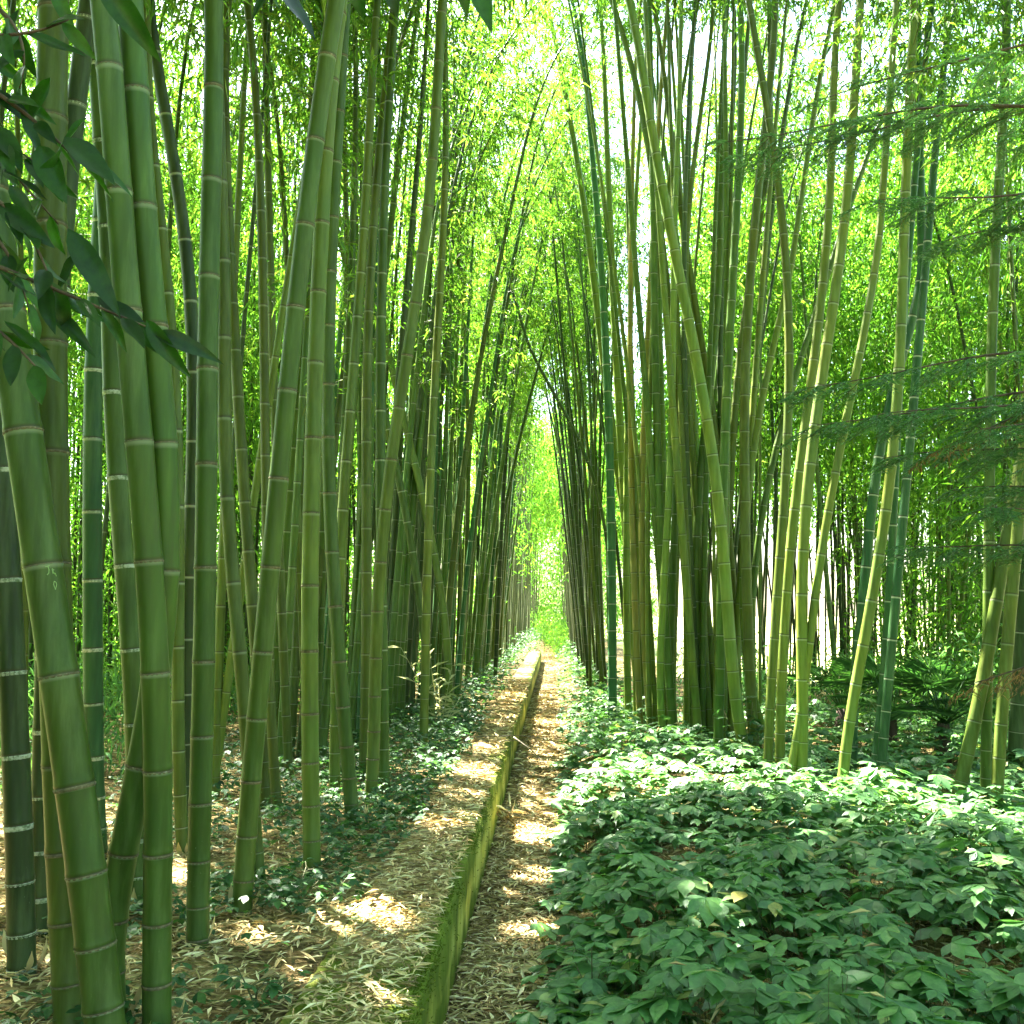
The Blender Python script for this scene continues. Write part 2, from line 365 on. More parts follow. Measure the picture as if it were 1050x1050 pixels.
# ------------------------------------------------------------------ ground
def wav(x, y): return .5*np.sin(1.7*x+.6*y+1)+.3*np.sin(3.1*y-1.2*x)+.2*np.sin(5.3*x+4.1*y+2)
def gz(x, y):
    x = np.asarray(x, dtype=float); y = np.asarray(y, dtype=float); n = wav(x, y)
    left = .355 + .02*n; x = np.where((y > 36) & (x < -.5), np.minimum(x, -.9), x)
    ch = .012*n
    t = np.clip((x-.02)/.5, 0, 1); right = t*t*(3-2*t)*(.13+.05*n)
    z = np.where(x < -.865, left, np.where(x < -.455, -.03, np.where(x < .02, ch, right+ch*(1-t))))
    return z
xs = np.unique(np.concatenate([[-400, -250, -150, -90, -60, -40, -25, -16], np.arange(-12, -.9, .25), [-.875, -.86, -.62, -.47, -.455],
     np.arange(-.4, 1.0, .08), np.arange(1, 12, .25), [16, 25, 40, 60, 90, 150, 250, 400]]))
ys = np.unique(np.concatenate([[-400, -200, -80, -30, -12], np.arange(-6, 20, .2), np.arange(20, 50, .8), [52, 56, 60, 66, 74, 85, 100, 130, 200, 400, 900]]))
XX, YY = np.meshgrid(xs, ys); ZZ = gz(XX, YY)
V = np.stack([XX, YY, ZZ], -1).reshape(-1, 3); nx = len(xs)
i = (np.arange(len(ys)-1)*nx)[:, None] + np.arange(nx-1)[None]
Q = np.stack([i, i+1, i+nx+1, i+nx], -1).reshape(-1, 4)
mead = np.clip(np.maximum.reduce([(-V[:, 0]-8.5)/3, (V[:, 0]-9)/3, (V[:, 1]-75)/5, (-V[:, 1]-8)/4, np.where(V[:, 0] > 3, (V[:, 1]-20)/4, 0)]), 0, 1)
tag(link('ground', mesh_np('ground', V, [Q], M['ground'], True, {'meadow': mead})), kind='structure')

# ------------------------------------------------------------------ light gaps in the canopy: leaves are missing along these sun rays
GAPS = [((.62, 8.8, .42), .78), ((1.6, 8.8, .42), .22), ((2.4, 8.4, .45), .34), ((-.08, 7.9, 0), .30), ((-.75, 8.4, .4), .28),
        ((-.80, 4.45, .38), .24), ((-1.9, 5.2, .37), .18), ((-1.3, 4.8, .37), .13), ((-.62, 6.4, .4), .22), ((-.15, 16, 0), .45), ((-.15, 24, 0), .6),
        ((-.2, 32, 0), 1.0), ((-1.35, 11.3, .9), .32), ((-.9, 14, .4), .3), ((2.35, 7.8, 1.0), .25), ((2.6, 8.4, 1.0), .3),
        ((2.2, 5.3, .4), .12), ((.7, 4.6, .4), .14), ((1.5, 6.3, .4), .12), ((-.35, 3.5, .2), .16), ((-1.15, 4.2, .37), .12), ((-1.5, 4.1, .37), .10), ((-.95, 3.7, .37), .10), ((1.9, 4.6, .4), .10), ((2.6, 6.2, .4), .15), ((3.6, 7.2, .4), .2),
        ((-.1, 5.6, 0), .15), ((-.05, 6.7, 0), .2), ((-.05, 9.2, 0), .22), ((-.1, 12.5, 0), .3), ((-.12, 10.5, 0), .3), ((-.62, 7.3, .4), .16), ((-.65, 10, .4), .3)]
NCLEAR = 9       # no background culm may stand in these rays either
GP = np.array([g[0] for g in GAPS]); GR = np.array([g[1] for g in GAPS])
def in_gap(P):
    d = P[:, None] - GP[None]; t = d@SUN
    q = np.linalg.norm(d - t[..., None]*SUN, axis=-1)
    return ((q < GR) & (t > 0)).any(1)
def blocks(P):
    d = P[:, None] - GP[None, :NCLEAR]; t = d@SUN
    q = np.linalg.norm(d - t[..., None]*SUN, axis=-1)
    return ((q < GR[:NCLEAR]*.9) & (t > 0)).any()

# ------------------------------------------------------------------ bamboo
class Path:
    """arc-length parametrised culm axis"""
    def __init__(s, pts):
        s.p = np.asarray(pts); d = np.linalg.norm(np.diff(s.p, axis=0), axis=1); s.s = np.concatenate([[0], np.cumsum(d)]); s.L = s.s[-1]
    def __call__(s, q): return np.stack([np.interp(q, s.s, s.p[:, k]) for k in range(3)], -1)
    def tan(s, q): return unit(s(np.minimum(q+.05, s.L)) - s(np.maximum(q-.05, 0)))

def extend(pts, L, rng, droop=1.0, dirh=None):
    """continue a culm axis to total length L with a nodding tip"""
    p = pts[-1].copy(); t = unit(pts[-1]-pts[-3]); have = np.linalg.norm(np.diff(pts, axis=0), axis=1).sum()
    h = np.array([t[0], t[1], 0]); 
    if dirh is not None: h = h + np.array(dirh)
    h = h + rng.normal(0, .06, 3)*[1, 1, 0]; h = unit(h)
    rem = max(L-have, .6); n = max(int(rem/.15), 4); st = rem/n; o = [pts]
    tilt0 = math.acos(min(1, max(-1, t[2]))); hh = unit(np.array([t[0], t[1], 1e-6]))
    for k in range(n):
        f = (k+1)/n
        bend = droop*.9*max(0, f-.15)**2*min(1, rem/4)
        hd = unit(hh*(1-f)+h*f); a = min(tilt0 + bend, 1.9)
        p = p + st*(hd*math.sin(a) + np.array([0, 0, 1])*math.cos(a)); o.append(p[None])
    return np.concatenate(o)

def node_positions(L, rng, il=.34):
    s, o = .03, []
    i = 0
    while s < L-.1:
        o.append(s); f = .32+.68*min(1, i/6); g = 1-.45*max(0, s/L-.5)*2
        s += il*f*g*rng.uniform(.93, 1.07); i += 1
    return np.array(o)

def culm_mesh(path, base, r0, nodes, seg, fine, taper=2.3):
    rr = lambda s: r0*(1-.9*(s/path.L)**taper)+.0015
    S, RM, VN = [], [], []
    S.append(-.12); RM.append(1.22); VN.append(-.5)
    for k, s in enumerate(nodes):
        e = nodes[k+1]-s if k+1 < len(nodes) else path.L-s
        if fine:
            pr = [(-.020, 1.0), (-.008, 1.015), (-.003, 1.05), (.001, .995), (.006, 1.045), (.014, 1.02), (.032, .99)]
        else: pr = [(-.012, 1.0), (0, 1.05), (.014, 1.0)]
        ep = nodes[k]-nodes[k-1] if k else .2
        for d, mm in pr:
            S.append(s+d); RM.append(mm); VN.append(k + (d/ep if d < 0 else d/e))
        S.append(s+e*.5); RM.append(.985); VN.append(k+.5)
    S.append(path.L); RM.append(.3); VN.append(len(nodes)+.3)
    S = np.array(S); o = np.argsort(S, kind='stable'); S = S[o]; RM = np.array(RM)[o]; VN = np.array(VN)[o]
    q = np.clip(S, 0, path.L); P = path(q); T = path.tan(q)
    P = np.where((S < 0)[:, None], P + T*S[:, None], P) - base
    r = rr(q)*RM
    ref = np.array([1., 0, 0]); U = unit(ref - T*(T@ref)[:, None]); W = np.cross(T, U)
    a = np.linspace(0, 2*math.pi, seg, endpoint=False)
    V = (P[:, None] + r[:, None, None]*(np.cos(a)[None, :, None]*U[:, None]+np.sin(a)[None, :, None]*W[:, None])).reshape(-1, 3)
    n = len(S); i = (np.arange(n-1)*seg)[:, None]; j = np.arange(seg)[None]; jn = (j+1) % seg
    Qd = np.stack([i+j, i+jn, i+seg+jn, i+seg+j], -1).reshape(-1, 4)
    return mesh_np('culm', V, [Qd], M['culm'], True, {'internode': np.repeat(VN, seg)+.0}), rr

def ring_mesh(path, base, rr, s, white, k=1.0):
    T = path.tan(np.array([s]))[0]; P = path(np.array([s]))[0]-base; r = rr(s)
    U = unit(np.array([1., 0, 0])-T*T[0]); W = np.cross(T, U); seg = 18
    a = np.linspace(0, 2*math.pi, seg, endpoint=False)
    if white: prof = [(-.017, 1.004), (-.0155, 1.02), (-.007, 1.03), (-.003, 1.064), (-.001, 1.03)]
    else: prof = [(-.009, 1.01), (-.007, 1.045), (-.002, 1.065), (.0005, 1.03)]
    V = np.concatenate([P + T*d*k + (1+(m-1)*(.6+.4*k))*r*(np.cos(a)[:, None]*U+np.sin(a)[:, None]*W) for d, m in prof])
    i = (np.arange(len(prof)-1)*seg)[:, None]; j = np.arange(seg)[None]; jn = (j+1) % seg
    return mesh_np('node_ring', V, [np.stack([i+j, i+jn, i+seg+jn, i+seg+j], -1).reshape(-1, 4)], M['bloom' if white else 'scar'], True)

def canopy(path, base, s0, rng, dens=1.0, lmax=1.3, leaf=.115, gap=True, wdt=.17):
    L = path.L
    ns = np.arange(s0, L-.1, .27); ns = ns + rng.uniform(-.05, .05, len(ns))
    nb = 2
    S = np.repeat(ns, nb); A = path(S); n = len(S)
    f = (S-s0)/(L-s0+1e-6)
    bl = lmax*(.55+.6*np.sin(np.pi*np.clip(f*.85+.12, 0, 1)))*rng.uniform(.65, 1.15, n)*np.where(f > .85, .7, 1)
    az = rng.uniform(0, 2*math.pi, n); el = rng.uniform(rad(15), rad(60), n)
    H = np.stack([np.cos(az)*np.cos(el), np.sin(az)*np.cos(el), np.sin(el)], 1)
    dn = np.array([[0, 0, 1.]])
    B = A + H*(bl*.5)[:, None] - dn*(.10*bl)[:, None]
    C = A + H*bl[:, None] - dn*(.42*bl)[:, None]
    nt_ = max(3, int(8*dens))
    t = rng.uniform(.22, 1.03, (n, nt_)); tt = t[..., None]
    X = (1-tt)**2*A[:, None] + 2*(1-tt)*tt*(2*B-.5*A-.5*C)[:, None] + tt**2*C[:, None]
    X = X + rng.normal(0, .11, X.shape)
    X = X.reshape(-1, 3); Hd = np.repeat(H, nt_, 0)
    nl = 7
    tw = unit(Hd*.6 + rng.normal(0, .6, Hd.shape) - dn*.15)
    P = np.repeat(X, nl, 0) + np.repeat(tw, nl, 0)*(np.tile(np.arange(nl), len(X))*.028)[:, None] + rng.normal(0, .02, (len(X)*nl, 3))
    D = np.repeat(tw, nl, 0)*.65 + rng.normal(0, .40, P.shape) - dn*rng.uniform(.2, 1.0, (len(P), 1))
    if gap:
        k = ~in_gap(P); P = P[k]; D = D[k]
        kb = ~(in_gap(B) | in_gap(C)); A, B, C = A[kb], B[kb], C[kb]
    ln = leaf*rng.uniform(.65, 1.25, len(P))
    LV, LF = kites(P-base, D, ln, ln*wdt*rng.uniform(.85, 1.2, len(P)), rng)
    BV, BF = thin_tubes(A-base, B-base, C-base, .0045, .0018)
    return mesh_np('leaves', LV, LF, M['bleaf']), mesh_np('branches', BV, BF, M['twig'])

GROUP = 'bamboo culms of the grove'
def bamboo(base, path, r0, col, bloom, label, rng, s0, seg=10, fine=False, rings=None, dens=1.0, shared=None, il=.34, group=None, leaf=.115, lmax=1.3, taper=2.3):
    root = empty('bamboo', base); tag(root, label, 'bamboo', group or GROUP)
    nodes = node_positions(path.L, rng, il)
    cm, rr = culm_mesh(path, base, r0, nodes, seg, fine, taper)
    c = link('culm', cm, root); c.color = (*col, bloom)
    if rings:
        for s in nodes:
            P = path(np.array([s]))[0]
            if P[2] < CAMH + P[1]*.68 and P[2] > .1: link('node_ring', ring_mesh(path, base, rr, s, rings == 'white', rng.uniform(.55, 1.25)), c)
    if s0 is not None and s0 < path.L-.5:
        if shared is not None:
            lv, br = shared
            o = link('leaves', lv, root); o.location = Vector(path(np.array([s0]))[0]-base); o.rotation_euler = (0, 0, rng.uniform(0, 6.28))
            o2 = link('branches', br, root); o2.location = o.location; o2.rotation_euler = o.rotation_euler
        else:
            lv, br = canopy(path, np.asarray(base), s0, rng, dens, lmax, leaf)
            link('leaves', lv, root); link('branches', br, root)
    return root, path, rr

# greens: o = old olive culm, y = yellow green, g = mid green, b = blue green young culm, d = dark
TINT = {'o': (.062, .090, .013), 'y': (.092, .136, .022), 'g': (.050, .096, .015), 'b': (.026, .088, .032), 'd': (.028, .050, .016), 'p': (.14, .14, .035)}

# photo pixel paths of the culms one can tell apart: side, foot row, width in pixels, tint, rings, points from top to foot, label
CULMS = [
 ('L', 1098, 35, 'g', 'scar', [(-6,230),(2,290),(13,350),(36,530),(59,700),(83,833),(107,1050)], 'thickest leaning bamboo at the left edge, with letters scratched into its skin'),
 ('L', 1007, 24, 'd', 'white', [(-8,250),(-2,400),(5,520),(9,640),(13,720),(20,833),(22,1000)], 'dark bamboo hugging the left edge, pale rings, foot on leaf litter'),
 ('L', 1066, 31, 'o', 'scar', [(55,0),(53,150),(51,350),(55,560),(62,800),(74,1050)], 'wide upright bamboo standing just behind the scratched leaning culm'),
 ('L', 885, 18, 'b', 'white', [(108,110),(106,190),(103,247),(96,380),(95,480),(95,600),(95,700),(97,800),(100,870)], 'blue green bamboo with bright white rings between thicker left culms'),
 ('L', 965, 20, 'd', 'white', [(91,0),(84,65),(74,140),(66,220),(58,350),(50,560),(45,780),(42,960)], 'dark bamboo slanting right at its top behind the left edge culms'),
 ('L', 1068, 26, 'g', 'scar', [(105,0),(109,33),(122,200),(134,350),(147,500),(156,637),(160,700),(162,870),(161,1060)], 'thick bamboo curving gently upward left, straight foot at the bottom edge'),
 ('L', 1058, 26, 'g', 'scar', [(133,0),(142,143),(152,270),(163,397),(169,490),(170,560),(166,650),(154,730),(139,810),(128,860),(119,930),(117,1050)], 'thick bamboo bent at mid height, leaning away from its neighbour'),
 ('L', 940, 19, 'g', 'white', [(108,200),(115,383),(120,477),(126,563),(133,643),(137,720),(140,800),(141,930)], 'narrow green bamboo squeezed between two thick left foreground culms'),
 ('L', 870, 14, 'd', None, [(150,-20),(157,17),(166,100),(178,183),(194,267),(198,330),(197,420),(194,580),(191,700),(190,860)], 'dark bamboo slanting left at its top behind a straight culm'),
 ('L', 977, 21, 'g', 'scar', [(219,0),(218,123),(216,240),(213,350),(212,440),(211,540),(210,627),(208,720),(206,790),(204,870),(203,970)], 'straight bright green bamboo standing alone in the litter, left foreground'),
 ('L', 882, 12, 'y', None, [(150,40),(160,180),(171,300),(182,440),(183,560),(181,680),(184,750),(188,880)], 'yellow lit bamboo with a sunny foot behind the foreground culms'),
 ('L', 945, 19, 'g', 'scar', [(345,0),(337,50),(322,157),(309,263),(297,370),(288,470),(280,567),(270,653),(263,733),(257,797),(254,867),(247,940)], 'long bamboo slanting strongly to the right across the left grove'),
 ('L', 896, 17, 'y', 'scar', [(345,40),(339,90),(332,200),(325,320),(322,413),(320,513),(318,600),(317,683),(318,750),(319,817),(320,890)], 'yellow green bamboo rising beside the long slanting culm, foot in ivy'),
 ('L', 913, 14, 'o', None, [(229,260),(230,400),(232,500),(239,583),(244,657),(249,700),(257,800),(266,910)], 'olive bamboo leaning left, foot hidden behind the slanting culm'),
 ('L', 832, 12, 'o', None, [(233,0),(231,100),(231,180),(238,290),(243,383),(250,510),(259,617),(266,720),(272,830)], 'olive bamboo tracking close behind the straight bright green culm'),
 ('L', 838, 10, 'o', None, [(252,0),(258,33),(264,150),(268,233),(271,340),(272,470),(273,560),(277,700),(285,835)], 'slim olive bamboo, left one of a close pair in the left grove'),
 ('L', 800, 9, 'o', None, [(271,0),(275,133),(277,283),(280,400),(287,560),(292,700),(296,795)], 'slim olive bamboo, right one of a close pair in the left grove'),
 ('L', 780, 10, 'o', None, [(325,0),(318,120),(314,300),(312,450),(307,560),(303,650),(297,780)], 'brownish slim bamboo just left of the yellow green ivy-footed culm'),
 ('L', 850, 14, 'g', 'scar', [(347,120),(341,233),(337,330),(337,450),(341,577),(348,680),(355,760),(362,848)], 'green bamboo bowed outward, foot in ivy near the wall'),
 ('L', 817, 11, 'y', None, [(388,0),(383,40),(380,123),(375,203),(370,283),(364,350),(358,437),(353,500),(348,600),(344,700),(343,810)], 'yellow green bamboo leaning right at the top, middle of left grove'),
 ('L', 800, 11, 'o', None, [(404,0),(402,17),(399,53),(392,123),(385,200),(380,290),(376,370),(376,480),(376,600),(375,700),(373,800)], 'olive bamboo running straight up beside the curved tall culm'),
 ('L', 822, 12.5, 'y', 'scar', [(456,-20),(452,20),(446,133),(440,200),(433,263),(425,317),(419,360),(411,400),(403,460),(395,517),(390,590),(387,660),(383,710),(380,820)], 'tall smooth bamboo curving right toward the open sky, near the wall'),
 ('L', 815, 11, 'g', None, [(402,60),(395,180),(391,330),(390,450),(391,600),(393,700),(394,812)], 'green bamboo nearest the wall at the edge of the left grove'),
 ('L', 768, 9, 'y', None, [(457,90),(455,217),(450,330),(445,400),(441,500),(438,600),(435,720),(434,765)], 'yellow green bamboo rising behind the pale seedling'),
 ('L', 745, 8, 'y', None, [(392,330),(405,390),(412,423),(430,493),(445,567),(456,640),(460,735)], 'thin yellow bamboo slanting left above the pale seedling'),
 ('L', 752, 8, 'g', None, [(385,390),(405,467),(420,557),(432,627),(440,690),(443,750)], 'thin green bamboo slanting left, partly hidden behind curved culm'),
 ('L', 700, 4.5, 'd', None, [(566,130),(563,147),(553,220),(542,290),(530,350),(522,430),(516,520),(511,610),(508,690)], 'thin black bamboo leaning farthest out over the path from the left'),
 ('R', 728, 9, 'b', None, [(610,190),(616,270),(622,380),(626,480),(627,590),(628,728)], 'blue green ringed bamboo at the path edge of the right grove'),
 ('R', 722, 9, 'y', None, [(612,-30),(615,0),(618,50),(622,133),(625,200),(627,267),(630,345),(636,430),(641,523),(645,597),(651,670),(656,718)], 'ringed bamboo curving up left beside the blue green path-edge culm'),
 ('R', 716, 9, 'y', None, [(556,-30),(562,3),(568,40),(577,83),(588,140),(598,200),(606,267),(615,345),(624,410),(634,480),(646,560),(659,640),(669,712)], 'long bamboo arching left into the open sky above the path'),
 ('R', 740, 10, 'o', None, [(620,-20),(629,10),(638,33),(648,67),(655,100),(663,140),(671,190),(677,240),(684,300),(693,380),(705,480),(716,560),(726,650),(734,738)], 'dark bamboo sloping left at the top inside the right clump'),
 ('R', 758, 12, 'y', None, [(640,-20),(647,10),(657,50),(663,100),(671,150),(679,200),(690,250),(700,300),(716,363),(728,447),(735,520),(742,590),(748,640),(755,700),(759,755)], 'thick yellow bamboo slanting left across the whole right clump'),
 ('R', 753, 9.5, 'g', None, [(759,0),(760,60),(758,170),(753,270),(749,317),(746,380),(744,436),(742,520),(740,600),(738,680),(737,750)], 'ringed green bamboo standing upright in the middle of right clump'),
 ('R', 755, 10.5, 'o', None, [(795,0),(792,60),(783,140),(776,220),(768,300),(764,363),(764,420),(764,500),(766,620),(769,690),(772,752)], 'olive bamboo bending right at its top above the right clump'),
 ('R', 777, 9.5, 'o', None, [(766,0),(773,17),(779,67),(787,117),(795,167),(800,217),(806,267),(810,333),(809,425),(805,467),(801,540),(799,600),(795,655),(790,700),(788,775)], 'wavy brownish bamboo with a kinked top, right of the clump'),
 ('R', 775, 10, 'y', None, [(859,20),(854,100),(852,170),(850,233),(842,300),(838,342),(830,405),(822,457),(815,520),(810,590),(804,640),(801,690),(800,772)], 'yellow green bamboo with papery sheath shreds, right of the clump'),
 ('R', 782, 11.5, 'y', None, [(877,90),(872,150),(863,260),(850,340),(840,400),(832,467),(826,533),(823,600),(822,683),(822,780)], 'stout yellow bamboo straight at its foot behind the sunlit creeper'),
 ('R', 782, 8.5, 'y', None, [(905,200),(893,300),(877,390),(863,450),(845,550),(832,650),(822,720),(813,780)], 'slim bamboo leaning right with a lit foot beside the stout one'),
 ('R', 764, 10, 'b', None, [(945,250),(935,330),(915,400),(905,450),(897,500),(890,560),(884,620),(878,690),(874,760)], 'blue green ringed bamboo just behind the white lit leaning culm'),
 ('R', 793, 10.5, 'y', None, [(938,-20),(936,40),(932,117),(926,267),(920,420),(913,483),(903,560),(893,617),(884,670),(878,700),(871,745),(865,790)], 'leaning bamboo with its left flank lit white by the sun'),
 ('R', 770, 8, 'b', None, [(930,280),(925,350),(918,480),(914,570),(910,650),(905,700),(899,768)], 'blue green bamboo, left one of a touching pair before the palms'),
 ('R', 775, 9, 'b', None, [(945,320),(938,400),(927,517),(922,580),(917,640),(911,690),(905,772)], 'bamboo with a white sunlit stripe, right of a pair before the palms'),
 ('R', 797, 12, 'o', None, [(1075,300),(1062,400),(1046,480),(1031,560),(1018,640),(1009,690),(998,745),(987,795)], 'bamboo leaning out of the right edge with brown shreds hanging on it'),
 ('R', 795, 9.5, 'g', None, [(1032,0),(1031,60),(1027,150),(1021,250),(1017,350),(1015,450),(1014,600),(1012,700),(1011,793)], 'green bamboo near the right edge rising behind the conifer boughs'),
 ('R', 802, 11, 'o', None, [(1056,380),(1046,520),(1038,600),(1031,690),(1026,750),(1023,800)], 'brown green bamboo close to the right edge, foot in creeper'),
 ('R', 772, 14, 'd', None, [(1075,300),(1064,450),(1056,560),(1050,640),(1045,700),(1042,770)], 'dark thick bamboo cut by the right edge of the view'),
 ('R', 735, 6.5, 'p', None, [(649,150),(647,300),(646,400),(648,520),(651,600),(656,735)], 'slender brown bamboo on the path side of the right clump'),
 ('R', 738, 6.5, 'p', None, [(668,260),(665,350),(661,410),(657,500),(660,600),(666,735)], 'slender tan bamboo leaning between two greener culms'),
 ('R', 742, 8.5, 'g', None, [(668,100),(669,200),(671,300),(673,400),(676,520),(682,640),(690,740)], 'smooth green bamboo left of the slanting yellow culm'),
 ('R', 745, 7.5, 'y', None, [(697,80),(693,200),(690,300),(690,400),(687,483),(683,550),(680,617),(679,745)], 'ringed yellow bamboo whose foot stands in white sunlit creeper'),
 ('R', 738, 7.5, 'g', None, [(704,250),(701,350),(697,430),(693,520),(688,640),(687,736)], 'green ringed bamboo right beside the one in sunlit creeper'),
 ('R', 740, 8, 'o', None, [(690,150),(700,230),(712,300),(720,363),(735,447),(746,540),(754,640),(757,740)], 'olive bamboo lying parallel behind the thick slanting yellow culm'),
 ('R', 742, 9, 'g', None, [(740,160),(739,230),(736,300),(733,342),(728,400),(722,450),(717,510),(713,610),(711,740)], 'green bamboo crossing behind the slanting yellow culm'),
 ('R', 736, 8, 'o', None, [(790,110),(780,220),(767,300),(762,342),(756,390),(752,440),(748,520),(742,620),(728,736)], 'olive bamboo fanning right from the heart of the right clump'),
 ('R', 736, 7, 'd', None, [(800,150),(790,230),(782,300),(778,363),(772,415),(767,480),(760,600),(752,735)], 'dark slim bamboo fanning right behind the bent olive culm'),
 ('R', 745, 7.5, 'y', None, [(815,250),(805,300),(799,331),(790,373),(778,425),(772,467),(765,540),(762,620),(780,740)], 'yellowish bamboo crossing diagonally right of the clump'),
 ('R', 740, 7, 'g', None, [(830,340),(803,430),(798,457),(787,500),(778,540),(774,600),(775,738)], 'short bright bamboo slanting right low in the clump'),
 ('R', 715, 3.5, 'd', None, [(536,335),(543,353),(560,390),(580,425),(597,460),(612,500),(622,560),(628,640),(630,710)], 'thin black bamboo stooping left over the far path'),
 ('R', 742, 6, 'd', None, [(712,0),(708,100),(703,200),(700,300),(702,420),(708,540),(718,740)], 'thin dark bamboo upright behind the slanting yellow culm'),
 ('R', 742, 7, 'o', None, [(731,0),(727,60),(719,110),(712,160),(706,220),(703,300),(706,400),(712,500),(722,640),(727,740)], 'olive bamboo leaning right only near its top, right clump'),
 ('R', 740, 7, 'd', None, [(752,0),(751,100),(748,180),(740,260),(738,340),(740,420),(744,540),(748,736)], 'dark bamboo standing close left of the upright ringed one'),
]
HC = {'L': .36, 'R': .42}
graffiti = None
for (side, fy, wpx, tint, ring, pts, label) in CULMS:
    rng = np.random.default_rng(abs(hash(label)) % 1 + int(fy*7+wpx*13+pts[0][0]))
    Y0 = depth_of(fy, HC[side])
    ly = rng.normal(0, .02)
    W = []
    for (x, y) in pts:
        p = at(x, y, Y0)
        for _ in range(3): p = at(x, y, Y0 + ly*(p[2]-HC[side]))
        W.append(p)
    W = np.array(W); o = np.argsort(W[:, 2]); W = W[o]
    deg = min(5 if len(W) > 7 else 3, len(W)-2)
    zc = W[:, 2].mean(); cf = np.polyfit(W[:, 2]-zc, W[:, 0], deg)
    z0, z1 = W[0, 2], W[-1, 2]
    zz = np.arange(z0, z1, .06); px = np.polyval(cf, zz-zc)
    # straight continuation into the ground
    sl_ = np.polyval(np.polyder(cf), z0+.15-zc); sl_ = max(-.35, min(.35, sl_))
    x0 = px[0]; gzz = float(gz(x0, Y0))
    if z0 > gzz+.02:
        ze = np.arange(gzz, z0-.01, .06); px = np.concatenate([x0-sl_*(z0-ze), px]); zz = np.concatenate([ze, zz])
    P3 = np.stack([px, Y0+ly*(zz-HC[side]), zz], 1)
    r0 = wpx/FPX*np.linalg.norm(P3[min(10, len(P3)-1)]-CAM)*.5*.97
    L = rng.uniform(9.5, 11.5) if side == 'L' else rng.uniform(11.6, 13.2)
    if wpx < 5: L = max(L, 9)
    P3 = extend(P3, max(L, np.linalg.norm(P3[-1]-P3[0])+2.0), rng)
    path = Path(P3); base = P3[0].copy()
    near = ring is not None or Y0 < 10
    col = np.array(TINT[tint])*((1.4 if pts[-1][0] < 765 else 1.05) if side == 'R' else .85)*rng.uniform(.88, 1.12)*np.array([rng.uniform(.93, 1.07), 1, 1])  # right clump culms yellower, and tinted lighter in place of front-left light
    bl = {'b': 1.0, 'g': .55, 'y': .5, 'o': .3, 'd': .6, 'p': .3}[tint]
    vis_top = CAMH + Y0*.62
    s0 = max(4.2, min(vis_top, 6.5)) if side == 'L' else (max(5.0, min(vis_top-1.2, 6.8)) if pts[-1][0] > 845 else min(vis_top+.2, 9.2))
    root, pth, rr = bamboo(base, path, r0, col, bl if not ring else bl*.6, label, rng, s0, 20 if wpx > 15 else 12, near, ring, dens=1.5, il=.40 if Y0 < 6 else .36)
    if side == 'L' and Y0 < 6.6:
        nsh = int(rng.integers(2, 5)); a = rng.uniform(0, 6.28, nsh); rd = np.stack([np.cos(a), np.sin(a), 0*a], 1)
        for q in range(nsh):
            Pq = rd[q:q+1]*(r0*1.0)+[0, 0, rng.uniform(0, .03)]
            Vq, Fq = broad_leaves(Pq, rd[q:q+1]*rng.uniform(.25, .9)+[0, 0, 1.0], rd[q:q+1], rng.uniform(.07, .16), rng.uniform(.45, .8), rng)
            link('culm_sheath', mesh_np('culm_sheath', Vq, Fq, M['litter'], True), root)
    if 'scratched' in label and graffiti is None and wpx > 30: graffiti = (root, pth, rr, base)

# letters scratched into the thick culm: thin raised strokes that follow its round skin
root, pth, rr, base = graffiti
culm_o = [c for c in root.children if c.name.startswith('culm')][0]
sq = np.arange(0, 4, .01); PP = pth(sq)
tgt = at(57, 587, depth_of(1098, .36)); s_c = sq[np.argmin(np.abs(PP[:, 2]-tgt[2]))]
LET = {'scratched_letter': None}
STROKES = [('J', [[(-.006, .014), (.006, .016)], [(.001, .015), (.003, .004), (.001, -.006), (-.004, -.011)]], .0),
           ('R', [[(.0, .010), (.001, -.006)], [(.0, .010), (.006, .006), (.001, .002)], [(.001, .002), (.007, -.008)], [(.008, -.004), (.010, -.014)]], .012),
           ('D', [[(.0, .008), (-.003, -.002), (.0, -.018)], [(.0, .008), (.005, .004), (.006, -.004), (.0, -.018)]], .013)]
for k, (ch, strokes, off) in enumerate(STROKES):
    mb = MB()
    for st in strokes:
        q = []
        for (u, v) in st:
            s = s_c + v - (.040 if ch == 'D' else 0) + (.004 if ch == 'R' else 0)*-1
            P = pth(np.array([s]))[0]; T = pth.tan(np.array([s]))[0]; r = rr(s)*1.0
            tocam = CAM-P; tocam -= T*(tocam@T); tocam = unit(tocam); sd = np.cross(T, tocam)
            ph = (u+off+.012)/r
            q.append(P-base + (r+.0002)*(math.cos(ph)*tocam + math.sin(ph)*sd))
        mb.add(*tube(np.array(q), .0011, 5))
    link('scratched_letter', mb.mesh('scratched_letter', M['scratch']), culm_o)

# ---- shared crowns for the culms farther in
def straight_path(H, rng): return Path(np.stack([np.zeros(40), np.zeros(40), np.linspace(0, H, 40)], 1))
CROWNS = {}
for cl in (3.0, 4.5, 6.0):
    for v in range(4):
        rng = np.random.default_rng(int(cl*10)+v)
        pts = np.array([[0, 0, 0], [.02, 0, .3], [.05, 0, .6]]); p = Path(extend(pts, cl, rng, 1.3))
        CROWNS[(cl, v)] = canopy(p, np.zeros(3), .05, rng, .95, 1.25, .13, False, .19)

